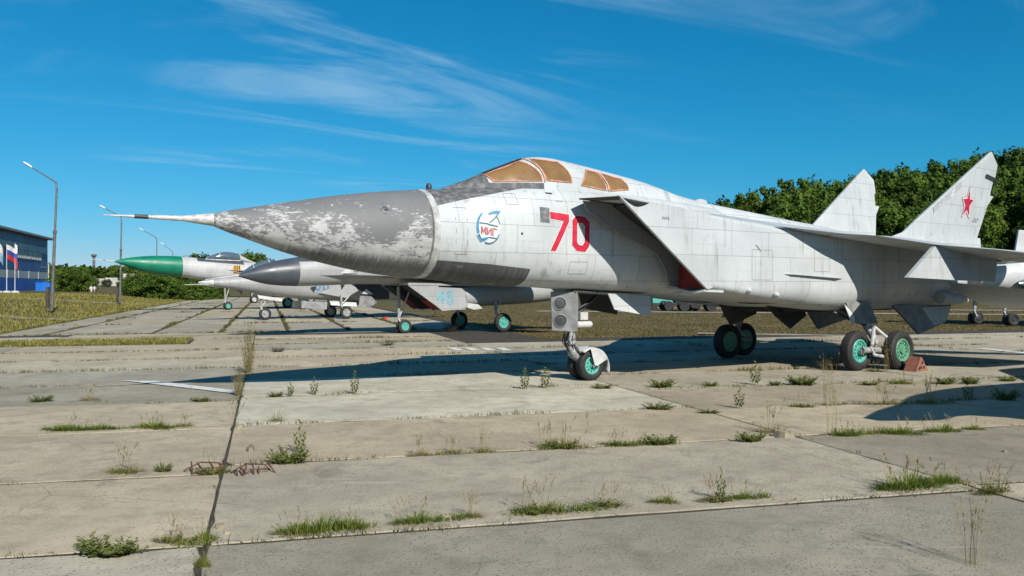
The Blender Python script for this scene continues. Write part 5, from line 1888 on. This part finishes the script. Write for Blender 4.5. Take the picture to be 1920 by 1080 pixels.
# ---- next jet of the row, right of the picture: its nose throws the shadow on the slabs at right
nx, ny = gnd(1632, 787)
nz = 2.75
k_ = nz / math.tan(SUN_EL)
jnx = thing('neighbouring_jet', 'grey jet parked outside the right edge, casting the shadow on the near slabs', 'aircraft', (nx + .489 * k_, ny - .872 * k_, 0), R(31))
TN = [(0, 2.66, 2.84, .06, 2), (.8, 2.42, 3.02, .30, 2), (1.9, 2.32, 3.2, .45, 2), (2.2, 1.15, 3.25, .75, 2.4), (3.2, 1.0, 3.5, .8, 2.5), (5, 1.0, 3.6, .85, 2.6), (10, 1.1, 3.1, .8, 2.4), (14, 1.6, 2.8, .5, 2)]
loft(TN, 0, 14, 50).build('fuselage', BG_GREY, jnx, 45)
MB().plate([L(9, .05, 3.0), L(12.4, .05, 5.2), L(13.8, .05, 5.2), L(13.4, .05, 2.6)], (0, .1, 0)).build('fin', BG_GREY, jnx)
for side in (1, -1):
    fixn(wing([(L(5, side * .7, 1.9), L(9.5, side * .7, 1.85), .2), (L(9, side * 4.2, 1.8), L(10.4, side * 4.2, 1.8), .08)]).build('wing', BG_GREY, jnx, 50))
    row_gear(jnx, 7, 1.3 * side, 1.7, .4, .25, MAT['teal'])
row_gear(jnx, 3.4, 0, 1.4, .33, .2, MAT['teal'])

# ================================================================== trees
MAT['bark'] = plain('bark', (.085, .07, .055), .9, 0, .4, 4)
MAT['leaf_a'] = leaf_mat('leaves_deep', (.052, .105, .016), (.125, .21, .036))
MAT['leaf_b'] = leaf_mat('leaves_mid', (.07, .13, .018), (.16, .24, .042))
MAT['leaf_c'] = leaf_mat('leaves_grey', (.10, .13, .065), (.17, .20, .11))


def make_crown(seed_, rx, rz, z0, nclump, nleaf, lsz, cone=0.0):
    r = random.Random(seed_)
    m_ = MB()
    cl_ = []
    for _ in range(nclump):
        while True:
            p = Vector((r.uniform(-1, 1), r.uniform(-1, 1), r.uniform(-1, 1)))
            if .25 < p.length < 1:
                break
        k = 1 - cone * (p.z * .5 + .5)
        cl_.append((Vector((p.x * rx * k, p.y * rx * k, z0 + rz + p.z * rz)), rx * r.uniform(.20, .38)))
    for c, rad in cl_:
        for _ in range(nleaf):
            d = Vector((r.gauss(0, 1), r.gauss(0, 1), r.gauss(0, .8)))
            d.normalize()
            p = c + d * rad * r.random() ** .4
            n_ = (d + Vector((r.uniform(-.6, .6), r.uniform(-.6, .6), r.uniform(-.2, .8)))).normalized()
            a = n_.orthogonal().normalized()
            a = Matrix.Rotation(r.uniform(0, 6.28), 3, n_) @ a
            leafq(m_, p, a, n_, lsz * r.uniform(.7, 1.4), lsz * .36)
    return m_, cl_


def tree_proto(seed_, h, rx, nclump, nleaf, lsz, mat, cone=0.0, clear=.18):
    m_, cl_ = make_crown(seed_, rx, h * (1 - clear) / 2, h * clear, nclump, nleaf, lsz, cone)
    me = bpy.data.meshes.new('crown')
    me.from_pydata(m_.v, [], m_.f)
    me.materials.append(MAT[mat])
    tm = MB()
    r = random.Random(seed_)
    tm.path([Vector((0, 0, -.3)), Vector((.1, .05, h * .3)), Vector((.0, .1, h * .62)), Vector((.1, 0, h * .9))], [h * .022, h * .018, h * .011, h * .004], 7)
    for c, _ in cl_[:9]:
        z = min(h * .8, max(h * .2, c.z * .75))
        tm.path([Vector((.05, .05, z)), c], [h * .008, h * .003], 5)
    mt = bpy.data.meshes.new('trunk')
    mt.from_pydata(tm.v, [], tm.f)
    mt.materials.append(MAT['bark'])
    return h, me, mt


TP = [tree_proto(21, 10, 2.9, 70, 85, .40, 'leaf_a'), tree_proto(22, 11, 2.7, 72, 85, .40, 'leaf_b', .25), tree_proto(23, 9, 3.1, 72, 85, .40, 'leaf_a', .1), tree_proto(24, 12, 2.5, 70, 85, .40, 'leaf_b', .3), tree_proto(25, 11, 2.8, 72, 85, .40, 'leaf_b', .15)]
BP = [tree_proto(31, 4.2, 2.4, 64, 80, .28, 'leaf_b', .1, .02), tree_proto(32, 5, 2.3, 64, 80, .28, 'leaf_a', .2, .02), tree_proto(33, 3.6, 2.2, 60, 80, .26, 'leaf_c', .1, .02)]


def tree(x, y, h, pr, label, group, name='tree', wid=1.0, dz=0):
    ph, me, mt = pr
    t = thing(name, label, 'tree' if name == 'tree' else 'bush', (x, y, terrain(x, y) - .1 + dz), rg.uniform(0, 6.28), group)
    k = h / ph
    t.scale = (k * wid, k * wid, k)
    link('crown', me, None, t)
    link('trunk', mt, None, t)
    return t


rt_ = random.Random(17)
TOPS = lin([(1250, 404), (1345, 384), (1400, 368), (1460, 346), (1520, 336), (1600, 332), (1680, 324), (1730, 322), (1770, 306), (1800, 294), (1840, 300), (1880, 288), (1920, 272), (2100, 250)])
# front ranks of the wood on the slope, tops follow its skyline
for rank, (y0, dtop) in enumerate(((101, 74), (107, 46), (114, 22), (121, 2))):
    u = 1285 + rank * 11
    while u < 2010:
        y = y0 + rt_.uniform(-3, 3)
        x = (u - 960) / FPX * y
        top = EYE + (HOR - TOPS(u) + 9 - dtop - rt_.uniform(-6, 13)) / FPX * y
        h = top - terrain(x, y)
        if h > 3.5:
            h = min(h, 19)
            place = 'at the left end of the wood' if u < 1400 else 'left of the tail fins' if u < 1520 else 'between the two tail fins' if u < 1740 else 'behind the near tail fin' if u < 1870 else 'at the right edge of the picture'
            rk = ('front', 'second', 'third', 'rear')[rank]
            tree(x, y, h, TP[rt_.randrange(5)], '%s-rank leafy tree of the wood, %s' % (rk, place), 'wood trees, %s rank, %s' % (rk, place), wid=min(1.3, max(.85, 11 / h)))
        u += rt_.uniform(24, 36)
# undergrowth along the foot of the wood
for k in range(22):
    y = 97 + rt_.uniform(-2, 2)
    u = 1300 + k * 31 + rt_.uniform(-8, 8)
    x = (u - 960) / FPX * y
    tree(x, y, rt_.uniform(2.6, 4.6), BP[rt_.randrange(2)], 'low bush in the row along the foot of the wood', 'bushes at the foot of the wood', 'bush')
# bushes and trees left
LB = [(94, 168, 489, 1, 'tall narrow dark bush right beside the blue building', .55), (116, 140, 506, 0, 'dark bush just right of the nearest lamp post', 1.1), (134, 138, 501, 1, 'taller dark bush midway between the nearest lamp post and the ruin', 1.0), (152, 142, 508, 0, 'dark bush left of the pale bush by the ruin', 1.1),
      (166, 150, 516, 2, 'pale grey-green bush beside the two people', 1.0), (246, 122, 516, 1, 'low bush right of the second lamp post', 1.1), (264, 118, 508, 0, 'round bush under the tip of the green nose cone', 1.1), (288, 116, 506, 1, 'big round bush under the green nose cone', 1.15),
      (316, 124, 517, 0, 'bush behind the person in white shirt', 1.1), (340, 122, 522, 1, 'low bush right of the person in white shirt', 1.15), (362, 116, 528, 0, 'bush hanging over the slab edge below the green-nosed jet', 1.2), (385, 120, 531, 1, 'bush at the far end of the slabs', 1.2), (410, 126, 533, 0, 'last low bush behind the green-hubbed wheel', 1.2),
      (200, 230, 523, 2, 'grey-green willow bush left of the white ruin', 1.0), (222, 240, 527, 1, 'dark bush touching the right of the ruin', 1.0)]
for u, y, vt, pi_, lb, wd in LB:
    x = (u - 960) / FPX * y
    tree(x, y, EYE + (HOR - vt) / FPX * y - terrain(x, y), BP[pi_], lb, None, 'bush', wd)
for k, (u, vt, y) in enumerate([(345, 480, 150), (362, 473, 152), (382, 476, 150), (402, 480, 154), (425, 478, 150), (452, 474, 150), (472, 472, 152), (490, 475, 151), (512, 486, 155), (540, 488, 150), (330, 492, 152), (570, 490, 156), (600, 488, 152)]):
    x = (u - 960) / FPX * y
    h = EYE + (HOR - vt) / FPX * y - terrain(x, y)
    tree(x, y, h, TP[k % 4], 'distant tree in the line behind the canopy of the green-nosed jet', 'trees behind the green-nosed jet', wid=1.15)

# far wooded ridge that reads as one mass
mw = MB()
rw = random.Random(41)
for _ in range(15000):
    y = rw.uniform(330, 470)
    u = rw.uniform(-60, 700)
    x = (u - 960) / FPX * y
    top = 10.0 + 3.0 * noise.noise(Vector((x * .02, y * .02, 1))) + 2.0 * noise.noise(Vector((x * .09, y * .05, 7)))
    if u > 150:
        top -= smooth(200, 330, u) * 2
    g0 = terrain(x, y)
    z = g0 + (top - g0) * rw.random() ** .55
    d = Vector((rw.gauss(0, 1), rw.gauss(0, 1), rw.gauss(0, 1))).normalized()
    n_ = (d + Vector((0, -.3, .5))).normalized()
    leafq(mw, Vector((x, y, z)), n_.orthogonal(), n_, rw.uniform(1.6, 3.2), rw.uniform(.6, 1.1))
tag(mw.build('far_wood', MAT['leaf_b']), 'far wooded ridge on the left horizon behind the ruin', 'woodland', None, 'stuff')

# ================================================================== lamp posts
def lamp_post(u_base, v_base, u_top, v_top, u_head, v_head, y, label):
    b = at(u_base, v_base, y)
    t = at(u_top, v_top, y) - b
    hd = at(u_head, v_head, y) - b
    o = thing('street_lamp', label, 'lamp post', b, 0, 'street lamps along the road')
    base = Vector((0, 0, -.6))
    MB().path([base, t * .58], [.11, .10], 10).build('lower_pole', MAT['pole'], o, 40)
    MB().path([t * .58, t * .95, t + Vector((-.07, 0, .03)), t + (hd - t) * .25], [.075, .07, .06, .05], 8).path([t + (hd - t) * .25, t + (hd - t) * .82], [.05, .042], 8).build('upper_pole', MAT['pole'], o, 40)
    MB().tube(t * .575, t * .60, .13, n=10).build('collar', MAT['pole'], o)
    d = (hd - t).normalized()
    p0 = t + (hd - t) * .80
    rr_ = []
    up = Vector((0, 1, 0)).cross(d)
    for k, (w, hh) in enumerate(((.04, .04), (.12, .08), (.17, .10), (.16, .09), (.06, .04))):
        c = p0 + d * (.22 * k) * (hd - t).length / 3.0
        rr_.append([c + Vector((0, 1, 0)) * w * math.cos(a * .7854) + up * hh * math.sin(a * .7854) for a in range(8)])
    MB().rings(rr_).build('lamp_head', MAT['lamp_white'], o, 50)
    MB().box((-.28, 0, .3), (.2, .2, 1.5)).build('post_stub', MAT['bark'], o)
    return o


lamp_post(97, 566, 107, 343, 49, 307, 56, 'nearest and tallest street lamp, right of the blue building')
lamp_post(225, 557, 228, 407, 190, 387, 84, 'second street lamp, crossing the tip of the big jet probe')
lamp_post(294, 549, 294, 446, 263, 429, 120, 'third street lamp, above the green nose cone')
lamp_post(324, 546, 324, 472, 303, 456, 152, 'smallest and farthest street lamp, above the green nose cone')

# ================================================================== blue building, flags, container
MAT['navy'] = plain('navy_cladding', (.018, .075, .25), .5, 0, .15, .3)
MAT['slate_blue'] = plain('slate_blue_cladding', (.035, .11, .25), .5, 0, .15, .3)
MAT['royal'] = plain('royal_blue_cladding', (.014, .10, .42), .5, 0, .15, .3)
MAT['band_grey'] = plain('grey_cladding', (.36, .42, .44), .5, 0, .1, .3)
MAT['bright_blue'] = plain('bright_blue_paint', (.012, .18, .70), .5, 0, .15, .5)
MAT['window'] = plain('dark_window', (.03, .035, .045), .12, 0, .1, 1)
fc0, fc1 = Vector((-87.2, 150, 0)), Vector((-77.8, 121.5, 0))
fd = (fc1 - fc0).normalized()
fnm = Vector((-fd.y, fd.x, 0))
if fnm.x < 0:
    fnm = -fnm
bld = thing('industrial_building', 'blue clad building with grey bands and flat roof at the left edge', 'building', (fc0.x, fc0.y, 1.0), math.atan2(fd.y, fd.x))
# local x runs along the front towards the camera, local -y or +y is outwards
osgn = 1 if (Matrix.Rotation(math.atan2(fd.y, fd.x), 3, 'Z') @ Vector((0, 1, 0))).dot(fnm) > 0 else -1
BL, BH, BD = 52.0, 9.75, 18.0
MB().box((BL / 2, -osgn * BD / 2, BH / 2 - .1), (BL - .1, BD - .1, BH)).build('wall', MAT['navy'], bld)
rows_ = [(0, 2.35, 'royal'), (2.35, 3.65, 'band_grey'), (3.65, 7.05, 'navy'), (7.05, 8.25, 'band_grey'), (8.25, 9.75, 'slate_blue')]
bays = [0, 7.0, 13.6, 20.0, 26.4, 32.8, 39.2, 45.6, 52]
for i in range(len(bays) - 1):
    a, b = bays[i], bays[i + 1]
    for z0, z1, mm in rows_:
        MB().box(((a + b) / 2, osgn * .04, (z0 + z1) / 2), (b - a - .09, .16, z1 - z0 - .06)).build('cladding_panel', MAT[mm], bld)
    if i:
        for z0, z1 in ((2.35, 3.65), (7.05, 8.25)):
            MB().box((a, osgn * .14, (z0 + z1) / 2), (.28, .08, z1 - z0)).build('white_batten', MAT['white_paint'], bld)
for a, b in ((5.6, 12.6), (13.4, 25)):
    wf = MB().box(((a + b) / 2, osgn * .16, 6.35), (b - a, .1, 1.3)).build('window', MAT['window'], bld)
    MB().box(((a + b) / 2, osgn * .22, 5.72), (b - a, .1, .12)).build('sill', MAT['white_paint'], wf)
    n_ = int((b - a) / 1.15)
    for k in range(n_ + 1):
        MB().box((a + (b - a) * k / n_, osgn * .23, 6.35), (.42 if k % 6 else .7, .08, 1.3)).build('mullion', MAT['white_paint'], wf)
MB().box((BL / 2, -osgn * (BD / 2 - .5), BH + .10), (BL + 1.4, BD + 1.4, .34)).build('roof', MAT['door_grey'], bld)
MB().tube((-.1, osgn * .25, 0), (-.1, osgn * .25, 5.2), .10).build('drain_pipe', MAT['white_paint'], bld)
# pale crest and lettering band on the front
for (x, z, w, h) in ((3.3, 6.45, .7, .5), (3.3, 5.75, 1.3, .5), (3.3, 5.2, .6, .5)):
    MB().box((x, osgn * .14, z), (w, .04, h)).build('crest', MAT['slate_blue'], bld)
MB().box((2.9, osgn * .14, 4.55), (4.4, .04, .16)).build('sign_strip', MAT['band_grey'], bld)

cb_ = at(88, 546, 138)
cont = thing('container', 'bright blue container at the corner of the blue building', 'container', (cb_.x, cb_.y, cb_.z - .1), math.atan2(fd.y, fd.x) + R(78))
MB().box((0, 0, .8), (2.3, 3.0, 1.5)).build('body', MAT['bright_blue'], cont)
MB().box((0, 0, 1.6), (2.4, 3.1, .1)).build('roof', MAT['bright_blue'], cont)
for k in range(5):
    MB().box((-.95 + k * .47, -1.52, .8), (.06, .05, 1.4)).build('rib', MAT['bright_blue'], cont)


def flag(u, v_top, v_base, y, cols, label, wid=2.6, hgt=1.75, sag=.5):
    b = at(u, v_base, y)
    hp = (v_base - v_top) / FPX * y
    o = thing('flagpole', label, 'flag', b, 0)
    MB().tube((0, 0, .1), (0, 0, hp), .06, .04, 8).build('pole', MAT['white_paint'], o, 40)
    MB().lathe([(-.3, .62), (.12, .58), (.26, .42), (.3, .1)], (0, 0, 0), (0, 0, 1), 16).build('base', MAT['white_paint'], o, 40)
    fl = MB().box((0, 0, hp - .1), (.05, .05, .1)).build('flag', MAT['white_paint'], o)
    for k, c in enumerate(cols):
        rows = []
        for i in range(13):
            x = wid * i / 12
            rows.append([Vector((x * .8, .12 * math.sin(x * 4) * (x / wid), hp - .12 - hgt * (k + j) / len(cols) - sag * (x / wid) ** 1.3)) for j in (0, 1)])
        MB().rings(rows, (False, False), False).build('stripe', c, fl, 60)
    return o


fw, fb_, fr_ = plain('flag_white', (.7, .7, .7), .7), plain('flag_blue', (.03, .06, .3), .7), plain('flag_red', (.5, .02, .03), .7)
flag(12.5, 457, 549, 112, [fw, fb_, fr_], 'white flagpole with white, blue and red flag before the blue building', 1.7, 2.0, .7)
flag(28, 456, 549, 112, [fw, fb_, fr_], 'white flagpole with furled hanging flag, right of the tricolour', .35, 3.4, .2)
flag(-4, 452, 549, 112, [fw, plain('flag_sky', (.25, .45, .6), .7)], 'white and pale blue flag cut by the left edge', 1.0, 2.4, 1.0)

# ================================================================== ruin, mast, people
rv = at(210, 536, 262)
ruin = thing('ruined_building', 'white ruined low building on the left horizon', 'building', (rv.x, rv.y, rv.z - .6), R(-8))
mr = plain('chalky_wall', (.62, .60, .54), .9, 0, .3, 1.2)
for (x, y, w, d, h) in ((-3.2, 0, 2.4, 3, 3.0), (-.6, .6, 2.4, 3, 3.3), (1.7, .2, 2.2, 3, 2.4), (3.8, .8, 2.0, 2.6, 2.0), (4.6, 3, 4.2, 2, 4.6), (-6.6, 2, 1.6, 2, 1.6)):
    MB().box((x, y, h / 2), (w, d, h)).build('wall', mr, ruin)
for (x, z) in ((-3.4, 1.8), (-.9, 2.0), (.0, 1.1), (1.8, 1.4), (4.4, 3.6)):
    MB().box((x, -.96 if x < 4 else 1.96, z), (.6, .1, .7)).build('window_opening', MAT['well'], ruin)
tw = at(176, 512, 520)
mast = thing('water_tower', 'thin distant tower on the ridge left of the second lamp post', 'tower', (tw.x, tw.y, tw.z - 6))
MB().tube((0, 0, 0), (0, 0, 17.0), .9, .8, 10).build('shaft', MAT['pole'], mast, 40)
MB().lathe([(0, 1.0), (.8, 1.7), (1.6, 1.7), (2, .4)], (0, 0, 16.4), (0, 0, 1), 14).build('tank', MAT['pole'], mast, 40)


def person(u, v, y, label, shirt, trousers, hair, yaw_, stride=.18, hgt=1.72):
    """one continuous body grown from a skeleton, clothed by regions"""
    k = hgt / 1.75
    J = {'pelvis': ((0, 0, .95), .15), 'waist': ((0, 0, 1.12), .135), 'chest': ((0, .01, 1.32), .165), 'neck': ((0, .01, 1.50), .06), 'head': ((0, -.01, 1.60), .085), 'crown': ((0, 0, 1.70), .075)}
    E = [('pelvis', 'waist'), ('waist', 'chest'), ('chest', 'neck'), ('neck', 'head'), ('head', 'crown')]
    for s_, nm in ((1, 'l'), (-1, 'r')):
        f = s_ * stride
        J['hip' + nm] = ((.10 * s_, 0, .90), .095)
        J['knee' + nm] = ((.11 * s_, -f * .6 - .02, .50), .062)
        J['ankle' + nm] = ((.11 * s_, -f + .05, .09), .042)
        J['toe' + nm] = ((.12 * s_, -f - .12, .035), .035)
        J['sh' + nm] = ((.19 * s_, .01, 1.42), .062)
        J['elb' + nm] = ((.25 * s_, f * .5 + .02, 1.14), .043)
        J['wr' + nm] = ((.25 * s_, f * .7 - .10, .92), .030)
        J['ha' + nm] = ((.245 * s_, f * .75 - .14, .82), .035)
        E += [('pelvis', 'hip' + nm), ('hip' + nm, 'knee' + nm), ('knee' + nm, 'ankle' + nm), ('ankle' + nm, 'toe' + nm), ('chest', 'sh' + nm), ('sh' + nm, 'elb' + nm), ('elb' + nm, 'wr' + nm), ('wr' + nm, 'ha' + nm)]
    names = list(J)
    me = bpy.data.meshes.new('person')
    me.from_pydata([J[n][0] for n in names], [(names.index(a), names.index(b)) for a, b in E], [])
    o = bpy.data.objects.new('person', me)
    COL.objects.link(o)
    sk = o.modifiers.new('skin', 'SKIN')
    for i, n in enumerate(names):
        me.skin_vertices[0].data[i].radius = (J[n][1], J[n][1] * .85)
    me.skin_vertices[0].data[0].use_root = True
    sb = o.modifiers.new('sub', 'SUBSURF')
    sb.levels = sb.render_levels = 1
    dg = bpy.context.evaluated_depsgraph_get()
    m2 = bpy.data.meshes.new_from_object(o.evaluated_get(dg))
    o.modifiers.clear()
    o.data = m2
    m2.name = 'person'
    for mm in (trousers, shirt, MAT['skin'], hair, MAT['dark_metal']):
        m2.materials.append(mm)
    for p in m2.polygons:
        c = p.center
        z = c.z
        p.material_index = 4 if z < .08 else 0 if z < .98 and abs(c.x) < .21 else 1 if 1.02 <= z < 1.49 or (z > .98 and abs(c.x) < .2 and z < 1.49) else 3 if z > 1.66 or (z > 1.55 and c.y > .03) else 2
        p.use_smooth = True
    b = at(u, v, y)
    o.location = b
    o.rotation_euler = (0, 0, yaw_)
    o.scale = (k, k, k)
    return tag(o, label, 'person')


MAT['skin'] = plain('skin', (.42, .25, .17), .6)
cw, cg, ck = plain('white_cloth', (.72, .72, .70), .8), plain('grey_cloth', (.35, .35, .34), .8), plain('dark_cloth', (.03, .03, .035), .8)
person(171, 553, 138, 'left one of two people in white walking on the path beyond the bank', cw, cw, cg, R(20))
person(177, 553, 139, 'right one of two people on the path, white top, dark hair', cw, cg, ck, R(-15))
person(304, 551, 122, 'person in white shirt and grey trousers by the third lamp post', cw, cg, cw, R(60))

# ================================================================== things standing beyond the field
def cart(u, v, y, ln, label, rz=0.0, sc_=1.0):
    b = at(u, v, y)
    z = terrain(b.x, y)
    o = thing('gun_carriage', label, 'carriage', (b.x, y, z), rz, 'old carriages beyond the field')
    for sx in (-1, 1):
        for sy in (-1, 1):
            wh = MB().lathe([(-.08, .26), (-.09, .38), (-.05, .42), (.05, .42), (.09, .38), (.08, .26)], (sx * ln * .36, sy * .75, .42), (0, sy, 0), 18).build('wheel', MAT['rubber'], o, 40)
            MB().lathe([(-.04, .27), (.06, .24), (.07, .08)], (sx * ln * .36, sy * .75, .42), (0, sy, 0), 14).build('hub', MAT['door_grey'], wh, 40)
    MB().box((0, 0, .62), (ln, .9, .14)).box((-ln * .55, 0, .6), (ln * .3, .12, .1)).build('frame', MAT['dark_metal'], o)
    MB().box((ln * .1, 0, .85), (ln * .5, .8, .28)).build('load', MAT['well'], o)
    o.scale = (sc_,) * 3
    return o


cart(1274, 580, 68, 3.2, 'dark four-wheeled carriage left of two, seen under the intake', R(6))
cart(1306, 581, 66, 3.0, 'dark four-wheeled carriage right of two, seen under the intake', R(-4))
tb = at(1233, 580, 72)
tr_ = thing('utility_vehicle', 'small turquoise and white vehicle seen under the intake', 'vehicle', (tb.x, tb.y, terrain(tb.x, tb.y)), R(8))
MB().box((0, 0, .75), (1.2, 1.0, .5)).build('body', MAT['teal'], tr_)
MB().plate([Vector((-.6, -.5, 1.0)), Vector((.6, -.5, 1.0)), Vector((.35, -.5, 1.45)), Vector((-.4, -.5, 1.5))], (0, 1, 0)).build('cab', MAT['white_paint'], tr_)
MB().lathe([(0, .3), (.4, .34), (.8, .3)], (.7, .2, .5), (1, .2, 0), 14).build('tank', MAT['teal'], tr_, 40)
for sx in (-.45, .45):
    MB().lathe([(-.08, .2), (-.08, .3), (.08, .3), (.08, .2)], (sx, -.45, .3), (0, -1, 0), 14).build('wheel', MAT['rubber'], tr_, 40)
# heap of scrap beyond the road
for k in range(16):
    u = 1415 + k * 8.5 + rt_.uniform(-3, 3)
    y = 74 + rt_.uniform(-2, 2)
    b = at(u, 584, y)
    s_ = rt_.uniform(.35, .7)
    m_ = MB()
    n_ = 7
    m_.rings([[Vector((math.cos(6.283 * j / n_) * s_ * rt_.uniform(.6, 1), math.sin(6.283 * j / n_) * s_ * .6, zz_ * s_)) for j in range(n_)] for zz_ in (-.1, .35, .6)])
    o = m_.build('rubble_block', mr if k % 3 else MAT['door_grey'])
    o.location = (b.x, y, terrain(b.x, y))
    tag(o, 'pale block in the row of rubble beyond the road, seen under the belly', 'rubble', 'rubble beyond the road')
